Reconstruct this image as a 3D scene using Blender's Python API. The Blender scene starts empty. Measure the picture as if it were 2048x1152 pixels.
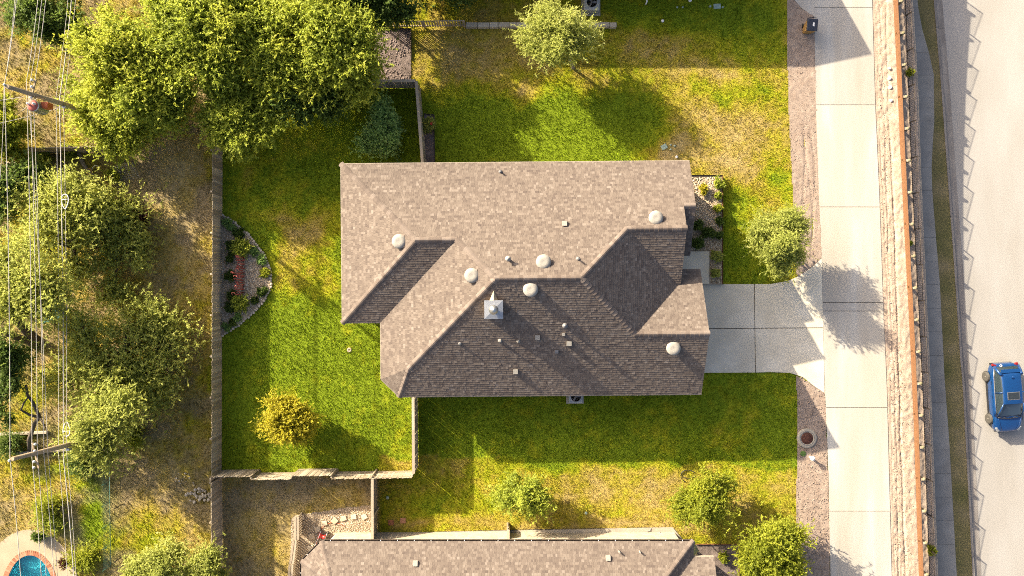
import bpy, bmesh, math, random
import numpy as np
from mathutils import Vector, Matrix

random.seed(7)
rng = np.random.default_rng(11)
scene = bpy.context.scene
COL = scene.collection

# ---------------------------------------------------------------- camera
H, S = 48.0, 33.0                      # flying height (m), pixels per metre on the ground
cam_d = bpy.data.cameras.new('camera')
cam_d.sensor_width = 36.0
cam_d.lens = 36.0 * H / (2048 / S)
cam_d.clip_end = 3000
cam = bpy.data.objects.new('camera', cam_d)
cam.location = (0, 0, H)
COL.objects.link(cam)
scene.camera = cam

# ---------------------------------------------------------------- sky, sun, exposure
SUN_AZ, SUN_EL = math.radians(38.3), math.radians(23.6)
world = bpy.data.worlds.new('World')
scene.world = world
world.use_nodes = True
wn = world.node_tree.nodes
sky = wn.new('ShaderNodeTexSky')
sky.sky_type = 'NISHITA'
sky.sun_disc = False
sky.sun_elevation = SUN_EL
sky.sun_rotation = math.atan2(-math.cos(SUN_AZ), math.sin(SUN_AZ))
sky.air_density = 0.75
sky.dust_density = 6.0
sky.ozone_density = 0.2
wn['Background'].inputs[1].default_value = 0.10
world.node_tree.links.new(sky.outputs[0], wn['Background'].inputs[0])
sun_d = bpy.data.lights.new('sun', 'SUN')
sun_d.energy = 5.0
sun_d.angle = math.radians(0.5)
sun_d.color = (1.0, 0.875, 0.665)
sun = bpy.data.objects.new('sun', sun_d)
sdir = Vector((math.cos(SUN_AZ) * math.cos(SUN_EL), -math.sin(SUN_AZ) * math.cos(SUN_EL), -math.sin(SUN_EL)))
sun.rotation_euler = sdir.to_track_quat('-Z', 'Y').to_euler()
sun.location = (-60, 50, 60)
COL.objects.link(sun)
vs = scene.view_settings
vs.view_transform = 'Standard'
vs.look = 'None'
vs.gamma = 1.0
vs.use_curve_mapping = False
vs.exposure = 1.78
scene.cycles.use_denoising = False
scene.cycles.max_bounces = 8
scene.cycles.pixel_filter_type = 'BLACKMAN_HARRIS'
scene.cycles.filter_width = 1.0
scene.cycles.transparent_max_bounces = 8

# ---------------------------------------------------------------- helpers
def P(px, py, z=0.0):
    """a spot of the place from where it shows in the survey picture, at height z"""
    k = (H - z) / H / S
    return Vector(((px - 1024) * k, (576 - py) * k, z))

def tag(o, label=None, cat=None, group=None, kind=None):
    if label: o['label'] = label
    if cat: o['category'] = cat
    if group: o['group'] = group
    if kind: o['kind'] = kind
    return o

def thing(name, label, cat, loc=(0, 0, 0), rz=0.0, group=None):
    o = bpy.data.objects.new(name, None)
    o.empty_display_size = 0.2
    o.location = loc
    o.rotation_euler = (0, 0, rz)
    COL.objects.link(o)
    return tag(o, label, cat, group)

def link(name, me, parent=None, loc=None, rot=None, mat=None):
    o = bpy.data.objects.new(name, me)
    COL.objects.link(o)
    if parent is not None: o.parent = parent
    if loc is not None: o.location = loc
    if rot is not None: o.rotation_euler = rot
    if mat is not None and not me.materials: me.materials.append(mat)
    return o

class MB:
    def __init__(s):
        s.v, s.f, s.sm = [], [], []
    def add(s, verts, faces, smooth=False):
        b = len(s.v)
        s.v += [tuple(v) for v in verts]
        for f in faces:
            s.f.append(tuple(i + b for i in f)); s.sm.append(smooth)
        return s
    def box(s, c, d, rz=0.0, ry=0.0, rx=0.0):
        M = Matrix.Translation(c) @ Matrix.Rotation(rz, 4, 'Z') @ Matrix.Rotation(ry, 4, 'Y') @ Matrix.Rotation(rx, 4, 'X')
        vs_ = [M @ Vector((x * d[0] / 2, y * d[1] / 2, z * d[2] / 2)) for z in (-1, 1) for y in (-1, 1) for x in (-1, 1)]
        return s.add(vs_, [(0, 2, 3, 1), (4, 5, 7, 6), (0, 1, 5, 4), (2, 6, 7, 3), (0, 4, 6, 2), (1, 3, 7, 5)])
    def prism(s, poly, z0, z1):
        a = sum(poly[i][0] * poly[(i + 1) % len(poly)][1] - poly[(i + 1) % len(poly)][0] * poly[i][1] for i in range(len(poly)))
        if a < 0: poly = poly[::-1]
        n = len(poly)
        zz0 = z0 if callable(z0) else (lambda x, y: z0)
        zz1 = z1 if callable(z1) else (lambda x, y: z1)
        vs_ = [(p[0], p[1], zz0(p[0], p[1])) for p in poly] + [(p[0], p[1], zz1(p[0], p[1])) for p in poly]
        fs = [tuple(range(n - 1, -1, -1)), tuple(range(n, 2 * n))]
        fs += [(i, (i + 1) % n, n + (i + 1) % n, n + i) for i in range(n)]
        return s.add(vs_, fs)
    def tube(s, pts, rad, n=8, cap=True, smooth=True):
        pts = [Vector(p) for p in pts]
        if not hasattr(rad, '__len__'): rad = [rad] * len(pts)
        vs_, fs = [], []
        ref = None
        for i, p in enumerate(pts):
            t = (pts[min(i + 1, len(pts) - 1)] - pts[max(i - 1, 0)])
            t = t.normalized() if t.length > 1e-9 else Vector((0, 0, 1))
            if ref is None: ref = t.orthogonal().normalized()
            ref = (ref - t * ref.dot(t))
            ref = ref.normalized() if ref.length > 1e-6 else t.orthogonal().normalized()
            b = t.cross(ref)
            for k in range(n):
                a = 2 * math.pi * k / n
                vs_.append(p + (ref * math.cos(a) + b * math.sin(a)) * rad[i])
        for i in range(len(pts) - 1):
            for k in range(n):
                k2 = (k + 1) % n
                fs.append((i * n + k, i * n + k2, (i + 1) * n + k2, (i + 1) * n + k))
        s.add(vs_, fs, smooth)
        if cap:
            b = len(s.v) - len(vs_)
            s.f.append(tuple(b + k for k in range(n - 1, -1, -1))); s.sm.append(False)
            s.f.append(tuple(b + (len(pts) - 1) * n + k for k in range(n))); s.sm.append(False)
        return s
    def lathe(s, prof, c=(0, 0, 0), n=20, M=None, smooth=True):
        c = Vector(c)
        vs_, fs = [], []
        for r, z in prof:
            for k in range(n):
                a = 2 * math.pi * k / n
                v = Vector((r * math.cos(a), r * math.sin(a), z))
                if M is not None: v = M @ v
                vs_.append(v + c)
        m = len(prof)
        for i in range(m - 1):
            for k in range(n):
                k2 = (k + 1) % n
                fs.append((i * n + k, i * n + k2, (i + 1) * n + k2, (i + 1) * n + k))
        s.add(vs_, fs, smooth)
        b = len(s.v) - len(vs_)
        if prof[0] == prof[-1]: return s
        if prof[0][0] > 1e-4: s.f.append(tuple(b + k for k in range(n - 1, -1, -1))); s.sm.append(False)
        if prof[-1][0] > 1e-4: s.f.append(tuple(b + (m - 1) * n + k for k in range(n))); s.sm.append(False)
        return s
    def mesh(s, name, mat=None):
        me = bpy.data.meshes.new(name)
        me.from_pydata(s.v, [], s.f)
        if any(s.sm): me.polygons.foreach_set('use_smooth', s.sm)
        if mat: me.materials.append(mat)
        me.update()
        return me
    def build(s, name, mat, parent=None, loc=None, rot=None):
        return link(name, s.mesh(name, mat), parent, loc, rot)

def bevel(o, w=0.01, seg=1):
    m = o.modifiers.new('bevel', 'BEVEL'); m.width = w; m.segments = seg; m.limit_method = 'ANGLE'
    return o

def np_mesh(name, V, F, mat, attrs=None, smooth=False):
    """F: (n,k) index array, all faces the same size"""
    me = bpy.data.meshes.new(name)
    V = np.ascontiguousarray(V, dtype=np.float32); F = np.ascontiguousarray(F, dtype=np.int32)
    n, k = F.shape
    me.vertices.add(len(V)); me.vertices.foreach_set('co', V.ravel())
    me.loops.add(n * k); me.loops.foreach_set('vertex_index', F.ravel())
    me.polygons.add(n)
    me.polygons.foreach_set('loop_start', np.arange(0, n * k, k, dtype=np.int32))
    me.polygons.foreach_set('loop_total', np.full(n, k, dtype=np.int32))
    if smooth: me.polygons.foreach_set('use_smooth', np.ones(n, dtype=bool))
    me.update(calc_edges=True)
    for nm, (typ, dom, arr) in (attrs or {}).items():
        a = me.attributes.new(nm, typ, dom)
        a.data.foreach_set('color' if typ == 'FLOAT_COLOR' else 'value', np.ascontiguousarray(arr, dtype=np.float32).ravel())
    if mat: me.materials.append(mat)
    return me

_ng = {}
def vnoise(x, y, scale, seed=0):
    """smooth value noise in 0..1"""
    g = _ng.setdefault(seed, np.random.default_rng(1000 + seed).random((256, 256)))
    x = np.asarray(x) / scale + 1000.0; y = np.asarray(y) / scale + 1000.0
    xi = np.floor(x).astype(int); yi = np.floor(y).astype(int)
    fx = x - xi; fy = y - yi
    fx = fx * fx * (3 - 2 * fx); fy = fy * fy * (3 - 2 * fy)
    a = g[xi % 256, yi % 256]; b = g[(xi + 1) % 256, yi % 256]
    c = g[xi % 256, (yi + 1) % 256]; d = g[(xi + 1) % 256, (yi + 1) % 256]
    return (a * (1 - fx) + b * fx) * (1 - fy) + (c * (1 - fx) + d * fx) * fy

def fbm(x, y, scale, seed=0, octv=4):
    t, w, tw = 0, 1.0, 0
    for i in range(octv):
        t = t + vnoise(x, y, scale / 2 ** i, seed + i) * w; tw += w; w *= 0.55
    return t / tw

def inside(poly, x, y):
    x = np.asarray(x); y = np.asarray(y)
    r = np.zeros(x.shape, bool)
    n = len(poly)
    for i in range(n):
        x1, y1 = poly[i][0], poly[i][1]; x2, y2 = poly[(i + 1) % n][0], poly[(i + 1) % n][1]
        c = ((y1 > y) != (y2 > y))
        if y1 != y2:
            r ^= c & (x < (x2 - x1) * (y - y1) / (y2 - y1) + x1)
    return r

# ---------------------------------------------------------------- materials
def new_mat(name):
    m = bpy.data.materials.new(name); m.use_nodes = True
    nt = m.node_tree
    return m, nt.nodes, nt.links, nt.nodes['Principled BSDF']

def noise_node(n, l, scale, detail=4, rough=0.55, coord='Object', distort=0.0):
    tc = n.new('ShaderNodeTexCoord')
    t = n.new('ShaderNodeTexNoise')
    t.inputs['Scale'].default_value = scale; t.inputs['Detail'].default_value = detail
    t.inputs['Roughness'].default_value = rough; t.inputs['Distortion'].default_value = distort
    if coord == 'World':
        g = n.new('ShaderNodeNewGeometry'); l.new(g.outputs['Position'], t.inputs['Vector'])
    else:
        l.new(tc.outputs[coord], t.inputs['Vector'])
    return t

def ramp(n, l, src, stops):
    r = n.new('ShaderNodeValToRGB')
    while len(r.color_ramp.elements) > 1: r.color_ramp.elements.remove(r.color_ramp.elements[0])
    r.color_ramp.elements[0].position = stops[0][0]
    r.color_ramp.elements[0].color = (*stops[0][1], 1)
    for p, c in stops[1:]:
        e = r.color_ramp.elements.new(p); e.color = (*c, 1)
    l.new(src, r.inputs['Fac'])
    return r

def add_bump(n, l, bsdf, src, strength, dist):
    b = n.new('ShaderNodeBump'); b.inputs['Strength'].default_value = strength; b.inputs['Distance'].default_value = dist
    l.new(src, b.inputs['Height']); l.new(b.outputs[0], bsdf.inputs['Normal'])
    return b

def noisy(name, c1, c2, scale=6, rough=0.8, bump=0.0, bdist=0.01, coord='World', c3=None, metal=0.0, detail=5, lo=0.3, hi=0.7, spec=0.3, fine=None):
    m, n, l, b = new_mat(name)
    t = noise_node(n, l, scale, detail, 0.6, coord)
    st = [(lo, c1), (hi, c2)] if c3 is None else [(lo, c1), ((lo + hi) / 2, c2), (hi, c3)]
    r = ramp(n, l, t.outputs['Fac'], st)
    out = r.outputs[0]
    if fine:
        t2 = noise_node(n, l, fine[0], 2, 0.5, coord)
        mx = n.new('ShaderNodeMix'); mx.data_type = 'RGBA'; mx.blend_type = 'MULTIPLY'; mx.inputs[0].default_value = fine[1]
        r2 = ramp(n, l, t2.outputs['Fac'], [(0.3, (0.35,) * 3), (0.65, (1.3,) * 3)])
        l.new(out, mx.inputs[6]); l.new(r2.outputs[0], mx.inputs[7]); out = mx.outputs[2]
    l.new(out, b.inputs['Base Color'])
    b.inputs['Roughness'].default_value = rough; b.inputs['Metallic'].default_value = metal
    b.inputs['Specular IOR Level'].default_value = spec
    if bump:
        t3 = noise_node(n, l, fine[0] if fine else scale * 4, 4, 0.6, coord)
        add_bump(n, l, b, t3.outputs['Fac'], bump, bdist)
    return m

def flat(name, c, rough=0.5, metal=0.0, spec=0.5, coat=0.0):
    m, n, l, b = new_mat(name)
    t = noise_node(n, l, 9, 3)
    r = ramp(n, l, t.outputs['Fac'], [(0.3, tuple(x * 0.88 for x in c)), (0.7, tuple(min(1, x * 1.08) for x in c))])
    l.new(r.outputs[0], b.inputs['Base Color'])
    b.inputs['Roughness'].default_value = rough; b.inputs['Metallic'].default_value = metal
    b.inputs['Specular IOR Level'].default_value = spec; b.inputs['Coat Weight'].default_value = coat
    b.inputs['Coat Roughness'].default_value = 0.05
    return m

def per_object(name, stops, rough=0.85, grain=40, stretch=(1, 1, 0.12), bump=0.3, amount=0.5):
    """colour differs from piece to piece (object random) with a grain on top"""
    m, n, l, b = new_mat(name)
    oi = n.new('ShaderNodeObjectInfo')
    r = ramp(n, l, oi.outputs['Random'], stops)
    tc = n.new('ShaderNodeTexCoord'); mp = n.new('ShaderNodeMapping'); mp.inputs['Scale'].default_value = stretch
    l.new(tc.outputs['Object'], mp.inputs[0])
    t = n.new('ShaderNodeTexNoise'); t.inputs['Scale'].default_value = grain; t.inputs['Detail'].default_value = 5
    l.new(mp.outputs[0], t.inputs['Vector'])
    g = ramp(n, l, t.outputs['Fac'], [(0.3, (0.5,) * 3), (0.7, (1.2,) * 3)])
    mx = n.new('ShaderNodeMix'); mx.data_type = 'RGBA'; mx.blend_type = 'MULTIPLY'; mx.inputs[0].default_value = amount
    l.new(r.outputs[0], mx.inputs[6]); l.new(g.outputs[0], mx.inputs[7]); l.new(mx.outputs[2], b.inputs['Base Color'])
    b.inputs['Roughness'].default_value = rough; b.inputs['Specular IOR Level'].default_value = 0.2
    if bump: add_bump(n, l, b, t.outputs['Fac'], bump, 0.006)
    return m

def by_attr(name, stops, rough=0.85, grain=60, amount=0.4, translucent=0.0, spec=0.2, bump=0.0):
    """colour from the face attribute rnd, plus grain; optional leaf translucency"""
    m, n, l, b = new_mat(name)
    a = n.new('ShaderNodeAttribute'); a.attribute_name = 'rnd'
    r = ramp(n, l, a.outputs['Fac'], stops)
    out = r.outputs[0]
    if amount:
        t = noise_node(n, l, grain, 3, 0.6, 'World')
        g = ramp(n, l, t.outputs['Fac'], [(0.3, (0.55,) * 3), (0.7, (1.3,) * 3)])
        mx = n.new('ShaderNodeMix'); mx.data_type = 'RGBA'; mx.blend_type = 'MULTIPLY'; mx.inputs[0].default_value = amount
        l.new(out, mx.inputs[6]); l.new(g.outputs[0], mx.inputs[7]); out = mx.outputs[2]
        if bump: add_bump(n, l, b, t.outputs['Fac'], bump, 0.004)
    l.new(out, b.inputs['Base Color'])
    b.inputs['Roughness'].default_value = rough; b.inputs['Specular IOR Level'].default_value = spec
    if translucent:
        tr = n.new('ShaderNodeBsdfTranslucent'); l.new(out, tr.inputs['Color'])
        ms = n.new('ShaderNodeMixShader'); ms.inputs[0].default_value = translucent
        l.new(b.outputs[0], ms.inputs[1]); l.new(tr.outputs[0], ms.inputs[2])
        l.new(ms.outputs[0], n['Material Output'].inputs['Surface'])
    return m

def grass_mat(name, fine=22.0, translucent=0.0, bump=0.8):
    """colour of the sward from the attribute gcol (dry and green patches), finely broken up"""
    m, n, l, b = new_mat(name)
    a = n.new('ShaderNodeAttribute'); a.attribute_name = 'gcol'
    t = noise_node(n, l, fine, 5, 0.65, 'World')
    g = ramp(n, l, t.outputs['Fac'], [(0.28, (0.45,) * 3), (0.5, (0.95,) * 3), (0.72, (1.5,) * 3)])
    mx = n.new('ShaderNodeMix'); mx.data_type = 'RGBA'; mx.blend_type = 'MULTIPLY'; mx.inputs[0].default_value = 0.75
    l.new(a.outputs['Color'], mx.inputs[6]); l.new(g.outputs[0], mx.inputs[7])
    l.new(mx.outputs[2], b.inputs['Base Color'])
    b.inputs['Roughness'].default_value = 0.95; b.inputs['Specular IOR Level'].default_value = 0.1
    if bump: add_bump(n, l, b, t.outputs['Fac'], bump, 0.05)
    if translucent:
        tr = n.new('ShaderNodeBsdfTranslucent'); l.new(mx.outputs[2], tr.inputs['Color'])
        ms = n.new('ShaderNodeMixShader'); ms.inputs[0].default_value = translucent
        l.new(b.outputs[0], ms.inputs[1]); l.new(tr.outputs[0], ms.inputs[2])
        l.new(ms.outputs[0], n['Material Output'].inputs['Surface'])
    return m

def concrete_mat(name, c, dirt, scale=0.7, amount=0.5, along=(1, 1, 1), dirt2=None):
    m, n, l, b = new_mat(name)
    geo = n.new('ShaderNodeNewGeometry')
    mp = n.new('ShaderNodeMapping'); mp.inputs['Scale'].default_value = along
    l.new(geo.outputs['Position'], mp.inputs[0])
    t = n.new('ShaderNodeTexNoise'); t.inputs['Scale'].default_value = scale; t.inputs['Detail'].default_value = 6
    t.inputs['Roughness'].default_value = 0.62
    l.new(mp.outputs[0], t.inputs['Vector'])
    r = ramp(n, l, t.outputs['Fac'], [(0.30, dirt), (0.30 + 0.35 * amount, tuple((x + y) / 2 for x, y in zip(c, dirt))), (0.66, c)])
    oi = n.new('ShaderNodeObjectInfo')
    ro = ramp(n, l, oi.outputs['Random'], [(0.0, (0.88, 0.88, 0.89)), (1.0, (1.05, 1.04, 1.02))])
    t2 = noise_node(n, l, 90, 2, 0.5, 'World')
    r2 = ramp(n, l, t2.outputs['Fac'], [(0.3, (0.94,) * 3), (0.7, (1.05,) * 3)])
    mx = n.new('ShaderNodeMix'); mx.data_type = 'RGBA'; mx.blend_type = 'MULTIPLY'; mx.inputs[0].default_value = 1.0
    l.new(r.outputs[0], mx.inputs[6]); l.new(r2.outputs[0], mx.inputs[7])
    m2 = n.new('ShaderNodeMix'); m2.data_type = 'RGBA'; m2.blend_type = 'MULTIPLY'; m2.inputs[0].default_value = 1.0
    l.new(mx.outputs[2], m2.inputs[6]); l.new(ro.outputs[0], m2.inputs[7])
    l.new(m2.outputs[2], b.inputs['Base Color'])
    b.inputs['Roughness'].default_value = 0.85; b.inputs['Specular IOR Level'].default_value = 0.25
    add_bump(n, l, b, t2.outputs['Fac'], 0.08, 0.003)
    return m

M = {}
M['ground'] = grass_mat('ground_sward', 14.0, 0.0, 1.0)
M['grass'] = grass_mat('grass_blades', 9.0, 0.35, 0.0)
M['concrete'] = concrete_mat('driveway_concrete', (0.395, 0.383, 0.355), (0.325, 0.290, 0.240), 0.42, 0.7, (1.3, 0.22, 1))
M['apron'] = concrete_mat('apron_concrete', (0.60, 0.55, 0.45), (0.48, 0.43, 0.335), 0.6, 0.6)
M['walk'] = concrete_mat('sidewalk_concrete', (0.26, 0.25, 0.235), (0.20, 0.19, 0.175), 1.1, 0.5)
M['road'] = concrete_mat('road_concrete', (0.325, 0.310, 0.290), (0.275, 0.258, 0.232), 0.35, 0.5, (1.2, 0.4, 1))
M['curb'] = concrete_mat('kerb_concrete', (0.24, 0.22, 0.20), (0.15, 0.135, 0.125), 1.2, 0.6, (3, 0.5, 1))
M['patio'] = concrete_mat('patio_concrete', (0.36, 0.325, 0.265), (0.28, 0.245, 0.195), 0.9, 0.5)
M['deck'] = concrete_mat('pool_deck_concrete', (0.33, 0.27, 0.19), (0.27, 0.215, 0.145), 0.9, 0.5)
M['granite'] = noisy('crushed_granite', (0.240, 0.178, 0.138), (0.315, 0.248, 0.200), 2.2, 0.95, 0.7, 0.02, fine=(34, 0.7))
M['dirt'] = noisy('bare_dirt', (0.30, 0.225, 0.168), (0.385, 0.305, 0.240), 1.6, 0.95, 0.7, 0.025, fine=(26, 0.7))
M['mulch'] = noisy('grey_mulch', (0.10, 0.075, 0.062), (0.21, 0.165, 0.15), 3.0, 0.95, 0.8, 0.02, fine=(30, 0.8))
M['gravel_bed'] = noisy('gravel_bed', (0.24, 0.19, 0.135), (0.36, 0.295, 0.22), 5, 0.95, 0.6, 0.02, fine=(40, 0.8))
M['stone'] = per_object('limestone', [(0, (0.30, 0.27, 0.22)), (0.5, (0.40, 0.35, 0.28)), (1, (0.46, 0.42, 0.36))], 0.9, 8, (1, 1, 1), 0.4, 0.5)
M['pebbles'] = by_attr('pebbles', [(0, (0.16, 0.11, 0.07)), (0.35, (0.33, 0.25, 0.165)), (0.7, (0.44, 0.35, 0.24)), (1, (0.55, 0.49, 0.40))], 0.85, 30, 0.3)
M['shingle'] = by_attr('asphalt_shingles', [(0, (0.090, 0.071, 0.062)), (0.25, (0.114, 0.091, 0.077)), (0.55, (0.136, 0.110, 0.092)), (0.82, (0.162, 0.133, 0.112)), (1, (0.196, 0.165, 0.142))], 0.92, 55, 0.45, 0, 0.15)
M['ridge_cap'] = per_object('ridge_cap_shingle', [(0, (0.11, 0.087, 0.074)), (0.5, (0.145, 0.116, 0.098)), (1, (0.185, 0.152, 0.13))], 0.92, 50, (1, 1, 1), 0.3, 0.4)
M['underlay'] = noisy('roof_felt', (0.03, 0.025, 0.022), (0.05, 0.04, 0.035), 8, 0.95)
M['fascia'] = noisy('fascia_paint', (0.30, 0.26, 0.21), (0.36, 0.31, 0.25), 4, 0.6)
M['gutter'] = noisy('gutter_metal', (0.045, 0.035, 0.03), (0.07, 0.055, 0.045), 4, 0.45)
M['wood'] = per_object('weathered_cedar', [(0, (0.24, 0.195, 0.135)), (0.5, (0.32, 0.265, 0.19)), (1, (0.41, 0.35, 0.265))], 0.9, 30, (1, 1, 0.1), 0.35, 0.6)
M['wood_pale'] = per_object('silver_weathered_wood', [(0, (0.27, 0.22, 0.16)), (1, (0.40, 0.34, 0.26))], 0.9, 30, (1, 1, 0.1), 0.35, 0.6)
M['post'] = per_object('treated_post_wood', [(0, (0.17, 0.15, 0.085)), (1, (0.24, 0.205, 0.13))], 0.9, 30, (1, 1, 0.1), 0.3, 0.5)
M['pole'] = noisy('utility_pole_wood', (0.22, 0.165, 0.10), (0.36, 0.285, 0.19), 9, 0.9, 0.4, 0.01, 'Object')
M['bark'] = noisy('bark', (0.045, 0.034, 0.025), (0.11, 0.088, 0.066), 7, 0.95, 0.6, 0.02, 'Object')
M['bark_pale'] = noisy('pale_bark', (0.16, 0.13, 0.095), (0.27, 0.225, 0.17), 7, 0.9, 0.4, 0.01, 'Object')
M['rust'] = noisy('weathering_steel', (0.108, 0.050, 0.021), (0.150, 0.070, 0.030), 5, 0.85, 0.2, 0.004, c3=(0.125, 0.058, 0.024), fine=(30, 0.35))
M['iron'] = flat('dark_iron', (0.035, 0.028, 0.022), 0.5, 0.6)
M['steel'] = flat('galvanised_steel', (0.42, 0.43, 0.44), 0.38, 0.85)
M['cable'] = flat('weathered_cable', (0.36, 0.34, 0.31), 0.7, 0.0, 0.2)
M['white'] = flat('white_plastic', (0.72, 0.71, 0.68), 0.45)
M['ceramic'] = flat('white_ceramic', (0.62, 0.62, 0.62), 0.2)
M['vent'] = noisy('cream_vent_metal', (0.22, 0.205, 0.18), (0.30, 0.28, 0.245), 8, 0.55, coord='Object')
M['vent_dark'] = flat('dark_vent_throat', (0.03, 0.028, 0.028), 0.7)
M['lead'] = flat('grey_pipe', (0.16, 0.155, 0.155), 0.55, 0.2)
M['limestone_wall'] = noisy('limestone_veneer', (0.30, 0.25, 0.18), (0.42, 0.36, 0.28), 3, 0.9, 0.5, 0.02)
M['chimney'] = noisy('chimney_siding', (0.36, 0.29, 0.19), (0.46, 0.38, 0.26), 3, 0.8)
M['glass'] = flat('dark_window_glass', (0.02, 0.025, 0.03), 0.06, 0, 0.6)
M['wall_block'] = noisy('retaining_block', (0.20, 0.17, 0.14), (0.30, 0.26, 0.21), 3, 0.9, 0.5, 0.02)
M['brick'] = per_object('red_brick', [(0, (0.26, 0.10, 0.055)), (0.5, (0.34, 0.15, 0.085)), (1, (0.40, 0.21, 0.13))], 0.85, 25, (1, 1, 1), 0.3, 0.4)
M['paver'] = per_object('stepping_stone', [(0, (0.38, 0.31, 0.22)), (1, (0.50, 0.43, 0.33))], 0.9, 10, (1, 1, 1), 0.3, 0.4)
M['pool'] = noisy('pool_plaster', (0.14, 0.50, 0.56), (0.20, 0.60, 0.66), 1.5, 0.6)
M['teal'] = flat('teal_plastic', (0.015, 0.11, 0.10), 0.5)
M['red'] = flat('red_plastic', (0.42, 0.02, 0.015), 0.4)
M['orange'] = flat('orange_hose', (0.42, 0.085, 0.02), 0.5)
M['terracotta'] = noisy('terracotta', (0.28, 0.060, 0.045), (0.40, 0.115, 0.085), 6, 0.8, coord='Object')
M['tan'] = noisy('tan_plastic', (0.30, 0.17, 0.05), (0.36, 0.21, 0.07), 4, 0.55, coord='Object')
M['navy'] = flat('navy_lid', (0.018, 0.022, 0.035), 0.5)
M['black'] = flat('black_plastic', (0.014, 0.014, 0.015), 0.6)
M['tyre'] = flat('tyre_rubber', (0.05, 0.046, 0.04), 0.85)
M['rim'] = flat('alloy_rim', (0.36, 0.34, 0.30), 0.35, 0.7)
M['manhole'] = noisy('manhole_iron', (0.075, 0.03, 0.02), (0.12, 0.05, 0.035), 12, 0.8, 0.5, 0.01)
M['ac'] = flat('ac_grey', (0.30, 0.31, 0.31), 0.5, 0.2)
M['yellow'] = flat('yellow_guard', (0.60, 0.42, 0.03), 0.5)
M['lamp'] = flat('light_lens', (0.22, 0.23, 0.24), 0.1, 0, 0.7)
M['redlamp'] = flat('tail_lens', (0.16, 0.01, 0.01), 0.1, 0, 0.7)
M['tan_paint'] = flat('tan_stucco', (0.36, 0.30, 0.22), 0.8)

M['car_glass'] = flat('tinted_car_glass', (0.022, 0.032, 0.038), 0.05, 0, 0.6, 0.6)
def paint_mat():
    m, n, l, b = new_mat('blue_car_paint')
    t = noise_node(n, l, 400, 1, 0.5, 'Object')
    r = ramp(n, l, t.outputs['Fac'], [(0.3, (0.002, 0.034, 0.135)), (0.7, (0.003, 0.050, 0.175))])
    l.new(r.outputs[0], b.inputs['Base Color'])
    b.inputs['Metallic'].default_value = 0.35; b.inputs['Roughness'].default_value = 0.38
    b.inputs['Coat Weight'].default_value = 1.0; b.inputs['Coat Roughness'].default_value = 0.03
    return m
M['paint'] = paint_mat()

def water_mat():
    m, n, l, b = new_mat('pool_water')
    b.inputs['Base Color'].default_value = (0.55, 0.92, 0.97, 1)
    b.inputs['Roughness'].default_value = 0.03; b.inputs['IOR'].default_value = 1.33
    b.inputs['Transmission Weight'].default_value = 1.0
    t = noise_node(n, l, 3.5, 3, 0.5, 'World', 0.6)
    add_bump(n, l, b, t.outputs['Fac'], 0.25, 0.05)
    return m
M['water'] = water_mat()

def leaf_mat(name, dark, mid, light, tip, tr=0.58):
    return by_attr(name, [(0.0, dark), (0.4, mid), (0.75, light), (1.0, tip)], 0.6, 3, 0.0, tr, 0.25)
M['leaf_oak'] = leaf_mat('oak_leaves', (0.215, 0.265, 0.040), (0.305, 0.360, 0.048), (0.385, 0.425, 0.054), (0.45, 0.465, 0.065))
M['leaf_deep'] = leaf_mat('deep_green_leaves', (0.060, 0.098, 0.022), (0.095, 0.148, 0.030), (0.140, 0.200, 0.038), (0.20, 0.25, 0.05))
M['leaf_grey'] = leaf_mat('live_oak_leaves', (0.270, 0.305, 0.072), (0.365, 0.395, 0.090), (0.440, 0.460, 0.104), (0.50, 0.50, 0.125))
M['leaf_gold'] = leaf_mat('golden_leaves', (0.26, 0.238, 0.020), (0.40, 0.362, 0.028), (0.51, 0.455, 0.036), (0.58, 0.52, 0.06))
M['leaf_lime'] = leaf_mat('lime_leaves', (0.175, 0.210, 0.022), (0.265, 0.300, 0.028), (0.36, 0.385, 0.034), (0.45, 0.45, 0.06))
M['leaf_blue'] = leaf_mat('bluish_leaves', (0.17, 0.28, 0.085), (0.25, 0.38, 0.115), (0.34, 0.47, 0.14), (0.42, 0.54, 0.16))
M['leaf_elm'] = leaf_mat('pale_elm_leaves', (0.240, 0.275, 0.060), (0.340, 0.375, 0.084), (0.44, 0.465, 0.115), (0.60, 0.59, 0.24))
M['leaf_red'] = leaf_mat('reddish_leaves', (0.05, 0.02, 0.02), (0.10, 0.035, 0.03), (0.14, 0.06, 0.04), (0.16, 0.10, 0.04))
M['petal'] = flat('orange_petals', (0.5, 0.10, 0.02), 0.6)
M['petal_red'] = flat('red_petals', (0.5, 0.02, 0.02), 0.6)

# ---------------------------------------------------------------- lines of the road corridor
def polyline(pts):
    ys = [p[1] for p in pts]; xs = [p[0] for p in pts]
    def f(py):
        if py <= ys[0]: return xs[0] + (py - ys[0]) * (xs[1] - xs[0]) / (ys[1] - ys[0]) if ys[0] <= 0 else xs[0]
        if py >= ys[-1]: return xs[-1] + (py - ys[-1]) * (xs[-1] - xs[-2]) / (ys[-1] - ys[-2])
        return float(np.interp(py, ys, xs))
    return f

def zlow(Y):
    q = min(max(0.0, Y + 3.0), 24.0)
    return -(1.85 + 0.0026 * q * q)

def XL(line, Y, z):
    py = 576 - Y * S * H / (H - z)
    return (line(py) - 1024) * (H - z) / (H * S)

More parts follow.
